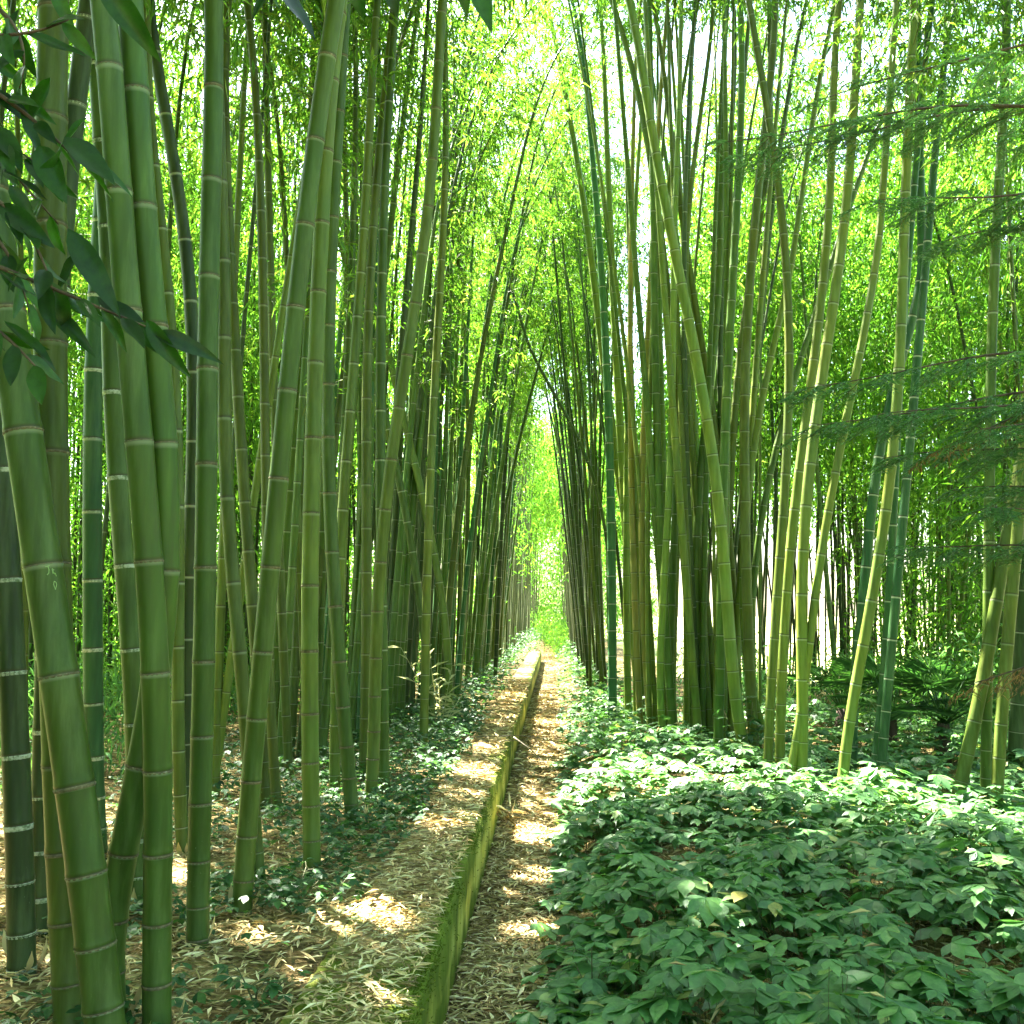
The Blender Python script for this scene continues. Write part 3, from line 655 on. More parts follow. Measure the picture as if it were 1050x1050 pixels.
placed = 0
def grow(x, y, lean, rng, label, d=None, H=None, tint=None, crown=6.0, seg=8, grp=None, bend=None, own=False, dens=1.1, lmax=1.3):
    global placed
    b = np.array([x, y, float(gz(x, y))]); H = H or rng.uniform(9.5, 12.5); d = d or rng.uniform(.05, .085)
    ln = np.array([lean[0], lean[1], 1.0]); k = rng.normal(0, .006, 2); kk = bend if bend is not None else 0
    h = np.arange(0, H-crown, .3)
    P = np.stack([b[0]+ln[0]*h+(k[0]+kk)*h**2, b[1]+ln[1]*h+k[1]*h**2, b[2]+h], 1)
    path = Path(extend(P, H, rng, 1.2))
    if blocks(path.p): return False
    tint = tint or rng.choice(['o', 'g', 'y', 'd', 'g'])
    col = np.array(TINT[tint])*rng.uniform(.8, 1.15)*(1.5 if 'packed' in label else 1)  # packed culms carry the same painted light as the right clump
    s0 = H-crown
    bamboo(b, path, d/2, col, {'b': .9, 'g': .4, 'y': .3, 'o': .2, 'd': .3, 'p': .2}[tint], label, rng, s0, seg, False, None,
           shared=None if own else CROWNS[(crown, int(rng.integers(4)))], group=grp, il=.36, dens=dens, lmax=lmax, taper=1.35)
    placed += 1; return True

rng = np.random.default_rng(5)
def fill(n, fn):
    k = t = 0
    while k < n and t < n*20:
        t += 1
        if fn(k/n): k += 1
# row lining the left of the path
def f(u):
    y = 9.2 + 19*u**1.25 + rng.uniform(-.4, .4); x = -1.42+.12*u - abs(rng.normal(0, .45)) - (.3 if y < 13 else 0)
    lab = ('slender bamboo in the dense row just behind the pale seedling, left of the path' if y < 15 else
           'slender dark bamboo in the dense middle stretch of the row left of the path')
    return grow(x, y, (rng.uniform(.01, .085)+.03*u, rng.normal(0, .012)), rng, lab, d=rng.uniform(.065, .105), tint=rng.choice(['g', 'd', 'b', 'g', 'o']), crown=rng.choice([4.5, 4.5, 6.0]), own=(y < 20), dens=.55, lmax=.85, H=rng.uniform(9.5, 12), grp='bamboos lining the left of the path')
fill(92, f)
# inner left grove
def f(u):
    y = rng.uniform(6.5, 17); x = -(568-rng.uniform(-120, 440))/1050*y
    if x > -1.9: x = -1.9 - rng.uniform(0, 1.5)
    return grow(x, y, (rng.normal(.0, .05), rng.normal(0, .03)), rng, 'slim bamboo deep inside the left grove, glimpsed between thicker culms', d=rng.uniform(.045, .08), tint=rng.choice(['o', 'y', 'g', 'd']), crown=rng.choice([4.5, 6.0]), own=True, H=rng.uniform(8.5, 11), grp='bamboos inside the left grove')
fill(42, f)
# row lining the right of the path
def f(u):
    y = 17.5 + 11*u + rng.uniform(-.4, .4); x = .62 + abs(rng.normal(0, .33))
    return grow(x, y, (-rng.uniform(.01, .085), rng.normal(0, .015)), rng, 'dark thin bamboo in the close bundle right of the path', d=rng.uniform(.05, .085), tint=rng.choice(['d', 'd', 'o', 'g']), crown=rng.choice([3.0, 4.5]), H=rng.uniform(10.5, 12.5), grp='bamboos lining the right of the path')
fill(38, f)
# inner right grove
def f(u):
    y = rng.uniform(12.5, 19.5); x = (715+365*rng.random()**.85-568)/1050*y
    lab = ('slim shaded bamboo behind the right clump, against the bright clearing' if x/y < .27 else 'slim shaded bamboo behind the palms in the right grove')
    return grow(x, y, (rng.normal(.02, .05), rng.normal(0, .03)), rng, lab, d=rng.uniform(.045, .085), tint=rng.choice(['d', 'o', 'd', 'g', 'y']), crown=rng.choice([4.5, 4.5, 6.0]), H=rng.uniform(9.5, 12), grp='bamboos behind the right clump')
fill(38, f)
def f(u):
    y = rng.uniform(11.0, 14.0); x = .95+(y*.18-.95)*rng.random()
    return grow(x, y, ((x-1.6)*.05+rng.normal(0, .04), rng.normal(0, .02)), rng, 'yellowish bamboo packed among the crowded culms of the right clump', d=rng.uniform(.06, .1), tint=rng.choice(['y', 'y', 'g', 'o']), crown=3.0, own=True, dens=.9, H=rng.uniform(12, 13.2), grp='bamboos packed in the right clump')
fill(24, f)
print('procedural', placed, 'measured', len(CULMS))

# ------------------------------------------------------------------ far thickets (nobody could count them)
def thicket(name, boxes, rng, mat, label):
    Vs, Fs, n0 = [], [], 0
    for (x0, x1, y0, y1, z0, z1, ncl, per, sz, ln) in boxes:
        C = np.stack([rng.uniform(x0, x1, ncl), rng.uniform(y0, y1, ncl), rng.uniform(z0, z1, ncl)], 1)
        P = np.repeat(C, per, 0) + rng.normal(0, sz, (ncl*per, 3))
        P[:, 2] = np.maximum(P[:, 2], .1)
        k = ~in_gap(P); P = P[k]
        D = np.repeat(rng.normal(0, .5, (ncl, 3)), per, 0)[k] + rng.normal(0, .42, P.shape) - np.array([0, 0, .5])
        l = ln*rng.uniform(.6, 1.3, len(P))
        V, F = kites(P, D, l, l*.22, rng); Vs.append(V); Fs.append(F[0]+n0); n0 += len(V)
    o = link(name, mesh_np(name, np.concatenate(Vs), [np.concatenate(Fs)], mat)); tag(o, label, 'thicket', kind='stuff')
rng = np.random.default_rng(21)
thicket('bamboo_thicket', [
   (-16, -6.2, 8, 20, .2, 9, 1300, 70, .45, .15),
   (-10, -2.4, 18, 30, .6, 10, 1100, 70, .5, .18),
   (-6.5, -3.2, 11, 17, 3.6, 8.5, 460, 70, .4, .14), (-8, -3.6, 12.5, 17, .5, 3.4, 330, 60, .4, .12),
   (3.3, 9, 20, 27, 4.0, 11, 760, 70, .55, .18), (1.6, 3.3, 20, 27, 3.5, 7, 150, 70, .5, .18),
   (9.5, 17, 14, 30, .3, 10, 800, 70, .55, .19),
   (5.2, 9.0, 12, 20, .3, 9, 600, 70, .5, .16),
   (2.2, 6, 14.5, 19, 4.2, 9, 300, 70, .45, .15),
   (-2.6, -1.5, 28, 62, 3.5, 11, 420, 70, .5, .22), (.9, 2.2, 28, 62, 3.5, 9, 330, 70, .5, .22), (-2.6, 2.0, 42, 60, 6.0, 10.5, 520, 70, .55, .24),
  ], rng, M['thicket'], 'mass of bamboo foliage filling the view behind the groves')
thicket('low_undergrowth', [(-6.5, -3.4, 7.0, 14, .36, 1.0, 220, 45, .22, .10), (-9, -2, 14, 22, .36, 1.6, 260, 50, .3, .12), (4.2, 8, 10.5, 14, .1, 1.1, 170, 50, .25, .11),
   (2, 8, 14, 19, .1, .9, 170, 50, .25, .12)], rng, M['creeper'], 'dim leafy undergrowth between the culms of both groves')
thicket('surrounding_foliage', [(-6.5, -.3, 5.0, 10.5, 8.6, 11.5, 1100, 75, .45, .14), (-12, 12, -9, -5, .3, 10, 500, 60, .6, .3), (-10, -5, -5, 6, .5, 9, 600, 60, .5, .24), (-5.6, -3.7, -3, 4.0, .5, 6.5, 420, 60, .3, .18), (6, 11, -5, 11, .5, 9, 420, 60, .6, .28),  # leaf masses added round and above the camera to darken the foreground
   (-7, .3, -3, 5.5, 7.0, 9.8, 1000, 70, .45, .15), (0, 6, -4, 5, 7.6, 10, 200, 70, .5, .16)], rng, M['thicket'], 'foliage added round and above the near end of the path to shade it')
thicket('tunnel_end_foliage', [(-6, 6, 62, 72, 0, 13, 900, 70, .6, .28), (-1.6, .0, 50, 62, .2, 1.6, 90, 60, .25, .16), (.1, 1.5, 38, 62, .1, 1.3, 150, 60, .25, .16)],
   rng, M['thicket'], 'bright green foliage closing the far end of the path')
# far stems behind the right grove
mb = MB()
for k in range(190):
    y = 28+34*rng.random()**1.3; sd = rng.random() < .55; x = (-1.3+.3*(y-28)/34-abs(rng.normal(0, .35))) if sd else (.6+abs(rng.normal(0, .3)))
    ln = rng.uniform(0, .07)*(1 if sd else -1); h = np.linspace(-.1, 10, 8)
    mb.add(*tube(np.stack([x+ln*h, np.full(8, y), h+.2], 1), rng.uniform(.025, .045)*np.linspace(1, .4, 8), 6, False))
for k in range(230):
    y = rng.uniform(18.5, 27); x = (715+375*rng.random()**.75-568)/1050*y; ln = rng.normal(.02, .06)
    h = np.linspace(-.1, 9, 6); mb.add(*tube(np.stack([x+ln*h, np.full(6, y), h+.1], 1), rng.uniform(.02, .035)*np.linspace(1, .5, 6), 6, False))
for k in range(290):
    y = rng.uniform(12.5, 24); x = (rng.uniform(-40, 430)-568)/1050*y; ln = rng.normal(.0, .05)
    h = np.linspace(-.1, 9, 6); mb.add(*tube(np.stack([x+ln*h, np.full(6, y), h+.3], 1), rng.uniform(.02, .035)*np.linspace(1, .5, 6), 6, False))
o = link('distant_bamboo_stems', mb.mesh('distant_bamboo_stems', M['culm'], True, 'internode')); o.color = (.030, .050, .014, 0)
tag(o, 'far thin bamboo stems crowding behind both groves', 'bamboo', kind='stuff')

# ------------------------------------------------------------------ mossy wall beside the channel
sec = np.array([(-.875, -.08), (-.875, .30), (-.868, .372), (-.84, .385), (-.70, .392), (-.56, .392), (-.495, .388), (-.468, .375), (-.458, .345), (-.457, .25), (-.458, .15), (-.460, .06), (-.462, -.08)])
yv = np.unique(np.concatenate([np.arange(1.2, 14, .045), np.arange(14, 30, .15), np.arange(30, 37, .5)])); ns = len(sec)
rw = np.random.default_rng(3)
def sn(y, s): return np.sin(y*7.1+s)*.4+np.sin(y*17.3+s*2.1)*.3+np.sin(y*3.3+s*.7)*.5+np.sin(y*41+s*5)*.2
V = np.stack([np.stack([sec[:, 0]*1.0, np.full(ns, y), sec[:, 1]], 1) for y in yv])
for k in range(1, ns-1):
    V[:, k, 0] += .006*sn(yv, k*.8); V[:, k, 2] += (.006 if k in (3, 4, 5, 6, 7, 8) else .0)*sn(yv, k*1.7+4)
lo = (yv < 4.55); V[lo, 3:9, 2] -= .014; V[lo, 6:12, 0] += .008     # the nearest length of wall has sunk a little
for jy in (2.35, 4.55, 6.9, 9.3, 11.8, 14.2):
    dj = np.exp(-((yv-jy)/.02)**2)[:, None]; V[:, 6:12, 0] -= .014*dj; V[:, 3:8, 2] -= .012*dj
for ly_, lz_, a_ in ((3.4, .1, .5), (5.3, .3, .8), (7.7, .34, .9), (8.6, .3, 1.1), (10.3, .33, .8)):
    dj = np.exp(-((yv-ly_)/.11)**2)[:, None]; V[:, 6:9, 0] -= .03*a_*dj; V[:, 6:9, 2] -= .02*a_*dj
V += rw.normal(0, .0012, V.shape); nv = len(yv)
i = (np.arange(nv-1)*ns)[:, None]; j = np.arange(ns-1)[None]
Q = np.stack([i+j, i+j+1, i+ns+j+1, i+ns+j], -1).reshape(-1, 4)
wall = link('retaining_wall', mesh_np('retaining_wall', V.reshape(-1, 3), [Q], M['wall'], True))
tag(wall, 'low mossy concrete wall running along the leafy channel', 'wall')
# tufts of moss along its edge
n = 11000; y = 1.3+13*rw.beta(1, 1.8, n); edge = rw.random(n)
x = np.where(edge < .62, -.47+rw.normal(0, .018, n), np.where(edge < .67, -.455, rw.uniform(-.75, -.45, n)))
ms = (np.sin(y*2.1)+np.sin(y*5.3+1)+rw.normal(0, .7, n)) > -.2
zf = np.where((edge >= .62) & (edge < .67), rw.uniform(.0, .36, n)**1.0, np.where(x > -.462, .36, .386)) - np.where(y < 4.55, .012, 0)
x = np.where((edge >= .62) & (edge < .67), -.452, x)
near_only = (edge >= .67) & ((y > 4.1) | (x < -.62)); ms &= ~near_only
P = np.stack([x, y, zf], 1)[ms]; D = rw.normal(0, .5, P.shape)+np.array([.35, 0, .5])
l = rw.uniform(.008, .022, len(P))
mo = link('moss', mesh_np('moss', *[(a) for a in kites(P, D, l, l*.28, rw)], M['moss']), wall); mo['kind'] = 'stuff'

# ------------------------------------------------------------------ dry leaf litter
rl = np.random.default_rng(8)
def scatter(n, x0, x1, y0, y1, p=1.0):
    y = y0 + (y1-y0)*rl.random(n)**p; return rl.uniform(x0, x1, n), y
pieces = []
for (n, x0, x1, y0, y1, pw) in ((9000, -3.2, -.87, 2.3, 6.5, 1.1), (7000, -.84, -.475, 2.2, 9, 1.5), (2500, -.84, -.475, 9, 20, 1), (9000, -.45, .12, 2.4, 9, 1.6),
                                (3500, -.45, .10, 9, 22, 1), (4000, -5, -.9, 6.5, 12, 1), (6000, .0, 3.4, 2.6, 8, 1), (1200, -.45, .1, 22, 50, 1)):
    x, y = scatter(n, x0, x1, y0, y1, pw); z = gz(x, y)
    z = np.where((x > -.865) & (x < -.455), .392 - np.where(y < 4.55, .014, 0), z)
    k = rl.random(n) < np.where((x > -.84) & (x < -.475) & (y < 4.2), .75, 1)
    pieces.append(np.stack([x, y, z+rl.uniform(.003, .028, n)], 1)[k])
for o_ in [o for o in bpy.data.objects if o.get('category') == 'bamboo' and o.type == 'EMPTY' and o.location.y < 7 and o.location.x < -.9]:
    a = rl.uniform(0, 6.28, 70); q = .05+np.abs(rl.normal(0, .07, 70)); pieces.append(np.stack([o_.location.x+q*np.cos(a), o_.location.y+q*np.sin(a), .36+.05*np.exp(-q/.06)+rl.uniform(0, .02, 70)], 1))
P = np.concatenate(pieces); n = len(P)
D = np.stack([rl.normal(0, 1, n), rl.normal(0, 1, n), rl.normal(0, .16, n)], 1)
sc = 1+.10*np.maximum(P[:, 1]-6, 0)
l = rl.uniform(.03, .10, n)*np.minimum(sc, 1.8); wd = l*rl.uniform(.08, .20, n)
V, F = kites(P-unit(D)*l[:, None]*.5, D, l, wd, rl, fold=.15, droop=.04, flat=.35)
tag(link('leaf_litter', mesh_np('leaf_litter', V, F, M['litter'])), 'dry tan bamboo leaves strewn over soil, wall top and channel', 'leaf litter', kind='stuff')
# larger curled sheaths among the litter
n = 420; x, y = scatter(n, -3, -.9, 2.6, 6); x2, y2 = scatter(160, -.42, .1, 2.6, 8); x = np.concatenate([x, x2]); y = np.concatenate([y, y2]); n = len(x)
P = np.stack([x, y, gz(x, y)+.02], 1); D = np.stack([rl.normal(0, 1, n), rl.normal(0, 1, n), rl.normal(0, .06, n)], 1)
V, F = broad_leaves(P, D, np.array([[0, 0, 1.]])+rl.normal(0, .35, (n, 3)), rl.uniform(.06, .13, n), rl.uniform(.3, .55, n), rl)
tag(link('fallen_sheaths', mesh_np('fallen_sheaths', V, F, M['litter'])), 'larger curled culm sheaths scattered in the litter', 'leaf litter', kind='stuff')

# ------------------------------------------------------------------ creeper covering the right bank
rc = np.random.default_rng(31)
def cover_h(x, y): return .15+.10*(1+wav(x*1.3+2, y*1.1))*.6+.05*np.sin(x*7.3+y*3.1)*np.sin(y*6.1-x*2.7)
Ps = []
for (n, x0, x1, y0, y1) in ((3000, .0, 3.6, 2.7, 5.2), (3600, .02, 4.6, 5.2, 8), (3400, .06, 6.4, 8, 11.5), (1600, .15, 6, 11.5, 16)):
    x = rc.uniform(x0, x1, n); y = rc.uniform(y0, y1, n)
    bare = (np.sin(x*3.1+y*1.3)+np.sin(y*2.7-x*1.9+2)+np.sin(x*6.1+1)*.5) < -1.75
    thin = (np.sin(x*4.7-y*2.9+1)+np.sin(x*2.3+y*5.1)) < -.9
    k = (x < y*.52+.4) & ~(bare & (y < 6.5) & (rc.random(n) < .85)) & ~(thin & (rc.random(n) < .62)); x, y = x[k], y[k]
    edge = np.clip((x+.02+.10*np.sin(y*3.7)+.06*np.sin(y*9.1))/.45, .12, 1)
    h = cover_h(x, y)*edge*np.where(rc.random(len(x)) < .62, rc.uniform(.8, 1.3, len(x)), rc.uniform(.2, .8, len(x)))*np.where(rc.random(len(x)) < .05, 1.35, 1)
    x = x - np.where((edge < .5) & (rc.random(len(x)) < .35), rc.uniform(0, .12, len(x)), 0)
    Ps.append(np.stack([x, y, gz(x, y)+h+.02], 1))
P = np.concatenate(Ps); n = len(P)
sz = rc.choice([.07, .09, .115, .14, .155], n, p=[.15, .25, .3, .2, .1])*rc.uniform(.9, 1.1, n)
V1, F1 = palmate(P, rc.normal(-math.pi/2, 1.4, n), np.abs(rc.normal(0, .20, n)), sz, rc, 5, rad(170), 1.12)
g = np.stack([P[:, 0]+rc.normal(0, .05, n), P[:, 1]+rc.normal(0, .05, n), gz(P[:, 0], P[:, 1])], 1)
tag(link('ground_creeper', mesh_np('ground_creeper', V1, F1, M['creeper'], True)), 'low five leaved creeper carpeting the right bank', 'ground cover', kind='stuff')
q_ = rc.random(n) < .05; PQ = P[q_]+[0, 0, .025]
VQ, FQ = kites(PQ, np.stack([rc.normal(0, 1, len(PQ)), rc.normal(0, 1, len(PQ)), rc.normal(0, .25, len(PQ))], 1), rc.uniform(.05, .13, len(PQ)), .016, rc, flat=.4)
tag(link('fallen_bamboo_leaves', mesh_np('fallen_bamboo_leaves', VQ, FQ, M['litter'])), 'dry bamboo leaves caught on top of the creeper', 'leaf litter', kind='stuff')
V2, F2 = thin_tubes(g, (g+P)/2+rc.normal(0, .01, g.shape), P, .0014, .001)
tag(link('creeper_stems', mesh_np('creeper_stems', V2, F2, M['stem'])), 'thin leaf stalks under the creeper carpet', 'ground cover', kind='stuff')

# ivy and low plants on the left
Ps = []
for (n, cx, cy, sx, sy, hh) in ((260, -1.35, 4.75, .22, .22, .10), (160, -1.75, 4.3, .18, .2, .08), (620, -1.35, 6.6, .28, .6, .11), (420, -1.0, 7.2, .10, 1.1, .10), (500, -1.0, 10, .12, 1.6, .14), (200, -1.1, 5.6, .12, .5, .07), (500, -2.2, 7.2, .5, .7, .12), (500, -2.4, 9, .5, 1, .16), (500, -1.55, 7.8, .4, .6, .14),
        (900, -1.45, 9.5, .35, 1.1, .18), (900, -1.45, 12, .35, 1.4, .22), (900, -1.35, 17, .28, 3, .28), (900, -1.25, 27, .22, 4, .35), (1300, -.95, 38, .25, 6, .7), (140, -1.5, 3.3, .25, .2, .07), (130, -1.0, 3.0, .1, .2, .05),
        (160, -2.2, 5.9, .4, .4, .1), (700, -3, 9, 1.2, 1.5, .2), (300, -4.2, 6.5, .6, .8, .25)):
    x = rc.normal(cx, sx, n); y = rc.normal(cy, sy, n); k = (x < np.where(y > 34, -.46, -.78)) & (y > 1.5); x, y = x[k], y[k]
    Ps.append(np.stack([x, y, gz(np.minimum(x, -.87), y)+.03+rc.random(len(x))*hh], 1))
P = np.concatenate(Ps); n = len(P)
V, F = palmate(P, rc.uniform(0, 6.28, n), np.abs(rc.normal(0, .35, n)), rc.uniform(.035, .065, n)*np.clip(P[:, 1]/8, 1, 1.5), rc, 3, rad(130), 1.25)
tag(link('ivy_cover', mesh_np('ivy_cover', V, F, M['ivy'], True)), 'ivy creeping over litter along the left of the wall', 'ground cover', kind='stuff')
# green undergrowth by the far channel sides
Ps = []
for (n, cx, cy, sx, sy, hh) in ((700, .75, 15, .3, 3, .4), (900, .7, 24, .3, 5, .5), (700, .75, 38, .35, 6, .8)):
    x = np.maximum(rc.normal(cx, sx, n), .12); y = rc.normal(cy, sy, n); Ps.append(np.stack([x, y, gz(x, y)+.05+rc.random(n)*hh*np.clip(x/.6, .2, 1)], 1))
P = np.concatenate(Ps); n = len(P)
V, F = palmate(P, rc.uniform(0, 6.28, n), np.abs(rc.normal(0, .4, n)), rc.uniform(.08, .13, n), rc, 5)
tag(link('bank_undergrowth', mesh_np('bank_undergrowth', V, F, M['creeper'])), 'leafy undergrowth on the right bank of the far channel', 'ground cover', kind='stuff')

# ------------------------------------------------------------------ single plants
def leafy_plant(name, label, cat, base, stems, mat, leaf, wf, k, rng, group=None):
    r = empty(name, base); tag(r, label, cat, group); mbs = MB(); VP, AZ, TL, SZ = [], [], [], []
    for (dx, dy, h, nl) in stems:
        q = np.linspace(0, 1, 6); pts = np.stack([dx*q**1.3, dy*q**1.3, h*q], 1); mbs.add(*tube(pts, np.linspace(.004, .002, 6), 5))
        for t in np.linspace(.35, 1, nl):
            p = np.array([dx*t**1.3, dy*t**1.3, h*t]); a = rng.uniform(0, 6.28); e = p+np.array([math.cos(a), math.sin(a), .4])*.05*(1.2-t*.4)
            mbs.add(*tube(np.array([p, (p+e)/2+[0, 0, .006], e]), .0014, 4, False)); VP.append(e); AZ.append(a); TL.append(abs(rng.normal(0, .3))); SZ.append(leaf*rng.uniform(.75, 1.15))
    V, F = palmate(np.array(VP), np.array(AZ), np.array(TL), np.array(SZ), rng, k, rad(170) if k == 5 else rad(100), wf)
    link('stems', mbs.mesh('stems', M['stem'], True), r); link('leaves', mesh_np('leaves', V, F, mat), r); return r
rp = np.random.default_rng(77)
def foot(px, py, H): 
    Y = depth_of(py, H); p = at(px, py, Y); return np.array([p[0], p[1], float(gz(p[0], p[1]))])
b = foot(607, 1010, .12)
leafy_plant('creeper_plant', 'glossy five leaved creeper plant standing up at the channel edge', 'plant', b, [(.0, .0, .27, 3), (.10, .02, .22, 3), (-.08, .05, .20, 3), (.03, -.08, .18, 2)], M['creeper'], .12, 1.0, 5, rp)
b = foot(765, 790, .12)
leafy_plant('leafy_sapling', 'small green sapling above the creeper before the right clump', 'plant', b, [(.02, .0, .75, 9), (.22, -.05, .55, 6), (-.20, .02, .62, 6), (.10, .1, .7, 6)], M['ivy'], .13, .9, 3, rp)
b = foot(300, 945, .36)
leafy_plant('ivy_clump', 'dark ivy clump on the litter at the foot of slanting culms', 'plant', b, [(.12, -.05, .16, 7), (-.12, 0, .14, 7), (.03, .1, .18, 7), (.2, .05, .12, 6), (-.05, -.12, .10, 6)], M['ivy'], .06, 1.25, 3, rp)
b = foot(262, 1040, .36)
leafy_plant('ivy_clump', 'small ivy clump at the bottom edge between litter and culms', 'plant', b, [(.1, 0, .10, 6), (-.08, .05, .12, 6), (.02, -.06, .1, 6)], M['ivy'], .06, 1.25, 3, rp)

# pale bamboo seedling in the sun behind the wall
b = foot(452, 752, .36); r = empty('bamboo_seedling', b); tag(r, 'pale sunlit bamboo seedling left of the wall', 'plant')
mbs = MB(); LP, LD = [], []
for (dx, dz, yy) in ((-.45, .95, 0), (-.18, 1.0, .1), (.12, .75, 0), (-.30, .62, -.1), (.22, .42, .05), (-.02, .55, -.08)):
    q = np.linspace(0, 1, 8); pts = np.stack([dx*q**1.2, yy*q, dz*q], 1); mbs.add(*tube(pts, np.linspace(.007, .002, 8), 6))
    for t in np.linspace(.3, 1, 11):
        p = np.array([dx*t**1.2, yy*t, dz*t]); a = rp.uniform(0, 6.28)
        LP.append(p); LD.append([math.cos(a)*.8, math.sin(a)*.5, rp.uniform(-.1, .8)])
V, F = kites(np.array(LP), np.array(LD), rp.uniform(.13, .25, len(LP)), .028, rp)
link('stems', mbs.mesh('stems', M['paleleaf'], True), r); link('leaves', mesh_np('leaves', V, F, M['paleleaf']), r)

# fan palms behind the right culms
def fan_palm(base, label, rng, nf=15, R=.46):
    r = empty('fan_palm', base); tag(r, label, 'palm', 'fan palms in the right grove')
    link('trunk', (lambda m: (m.add(*tube(np.array([[0, 0, -.05], [0, 0, .2], [.02, 0, .42]]), np.array([.09, .08, .06]), 10)), m.mesh('trunk', M['bark'], True))[1])(MB()), r)
    for k in range(nf):
        a = k*2.4+rng.uniform(-.3, .3); el = rng.uniform(.35, 1.4)
        H = np.array([math.cos(a)*math.cos(el), math.sin(a)*math.cos(el), math.sin(el)]); top = np.array([.02, 0, .4]); L = rng.uniform(.35, .65)
        hub = top+H*L; mid = top+H*L*.5+[0, 0, .03]; mbp = MB(); mbp.add(*tube(np.array([top, mid, hub]), np.array([.010, .008, .006]), 5))
        fr = link('petiole', mbp.mesh('petiole', M['palm'], True), r)
        S = unit(np.cross(H, [0, 0, 1])); Nn = np.cross(S, H); ph = np.linspace(-2.0, 2.0, 21)
        D = np.cos(ph)[:, None]*(H*.8-Nn*.45)+np.sin(ph)[:, None]*S
        V, F = kites(np.repeat(hub[None], 21, 0), D, R*(1-.18*np.abs(ph)/2.1)*rng.uniform(.85, 1.05, 21), .015, rng, fold=.25, droop=.12, flat=.05)
        link('fan_blade', mesh_np('fan_blade', V, F, M['palm']), fr)
fan_palm(np.array([*at(912, 740, 11.2)[:2], .13]), 'fan palm half hidden behind the sun striped bamboo pair', np.random.default_rng(1))
fan_palm(np.array([*at(965, 735, 10.8)[:2], .13]), 'fan palm in shade left of the right edge bamboos', np.random.default_rng(2), 15, .48)
fan_palm(np.array([*at(862, 735, 12.5)[:2], .13]), 'smaller fan palm behind the white lit leaning culm', np.random.default_rng(3), 10, .42)

# canes lying across the wall
def cane(pts, r, label):
    pts = np.array(pts); b = pts[0]; q = np.linspace(0, 1, 24); k = np.linspace(0, 1, len(pts))
    P = np.stack([np.interp(q, k, pts[:, i]) for i in range(3)], 1); o = empty('fallen_cane', b); tag(o, label, 'cane', 'fallen canes across the wall')
    m = MB(); m.add(*tube(P-b, np.linspace(r, r*.5, 24)*(1+.12*(np.arange(24) % 4 == 0)), 7)); link('cane', m.mesh('cane', M['dead'], True), o)
    m = MB()
    for t in (6, 12, 18):
        d = np.array([.06*(1 if t % 4 else -1), .05, .07]); m.add(*tube(np.array([P[t]-b, P[t]-b+d*.6, P[t]-b+d]), [.002, .0015, .001], 4))
    link('side_shoot', m.mesh('side_shoot', M['dead'], True), o)
zt = .40
cane([at(402, 772, depth_of(772, .42)), at(455, 757, depth_of(757, .45)), at(497, 755, depth_of(757, .42)), at(535, 754, depth_of(757, .42)), at(560, 758, depth_of(757, .40)), at(592, 768, depth_of(760, .40))], .0065, 'long thin grey cane lying across the mossy wall and channel')
cane([at(527, 756, 9.3), at(545, 769, 9.0), at(559, 783, 8.7)], .0075, 'short brown cane slanting from wall top into channel')
cane([at(470, 762, 9.0), at(500, 760, 9.05), at(531, 759, 9.1)], .0045, 'short thin cane lying on the wall top beside the long one')
# crumpled dry sheath in the channel
b = np.array([-.36, 8.3, .02]); rr_ = np.random.default_rng(9); n = 26
o = empty('dried_frond', b); tag(o, 'crumpled pale dried frond lying in the channel by the wall', 'dried leaf')
P = rr_.normal(0, .05, (n, 3))*[1, 1.6, .5]+[0, 0, .05]; V, F = kites(P, rr_.normal(0, 1, (n, 3)), rr_.uniform(.10, .2, n), .02, rr_)
lo_ = mesh_np('leaf_blades', V, F, M['litter']); link('leaf_blades', lo_, o)
m = MB(); m.add(*tube(np.array([[-.02, -.15, .01], [0, 0, .03], [.03, .17, .02]]), .004, 5)); link('stalk', m.mesh('stalk', M['dead']), o)

# ------------------------------------------------------------------ conifer reaching in from the right
def bezier(A, B, C, n): t = np.linspace(0, 1, n)[:, None]; return (1-t)**2*A+2*(1-t)*t*B+t*t*C
rf = np.random.default_rng(41)
tb = np.array([3.5, 4.6, float(gz(3.5, 4.6))]); tree = empty('conifer_tree', tb); tag(tree, 'feathery conifer reaching boughs in from the right edge', 'tree')
m = MB(); hz = np.linspace(-.1, 8, 14); m.add(*tube(np.stack([.04*np.sin(hz), .03*np.cos(hz*.7), hz], 1), np.linspace(.14, .03, 14), 12)); link('trunk', m.mesh('trunk', M['bark'], True), tree)
BOUGHS = [((742, 146), 4.3, .12, 0), ((760, 160), 4.6, .1, 0), ((900, 205), 4.1, .0, 0), ((835, 105), 4.9, .15, 0), 
          ((828, 398), 4.5, .05, 0), ((838, 436), 4.3, .05, 0), ((905, 470), 4.6, -.1, 0), ((930, 560), 4.7, -.3, 0), 
          ((975, 455), 4.3, -.3, 1), ((1000, 700), 4.5, -.6, 1), ((960, 250), 4.5, .05, 0), ((1015, 520), 4.0, -.3, 0), 
          ((1005, 440), 3.9, -.1, 0), ((985, 500), 4.9, -.2, 0), ((900, 425), 4.0, 0, 0), ]
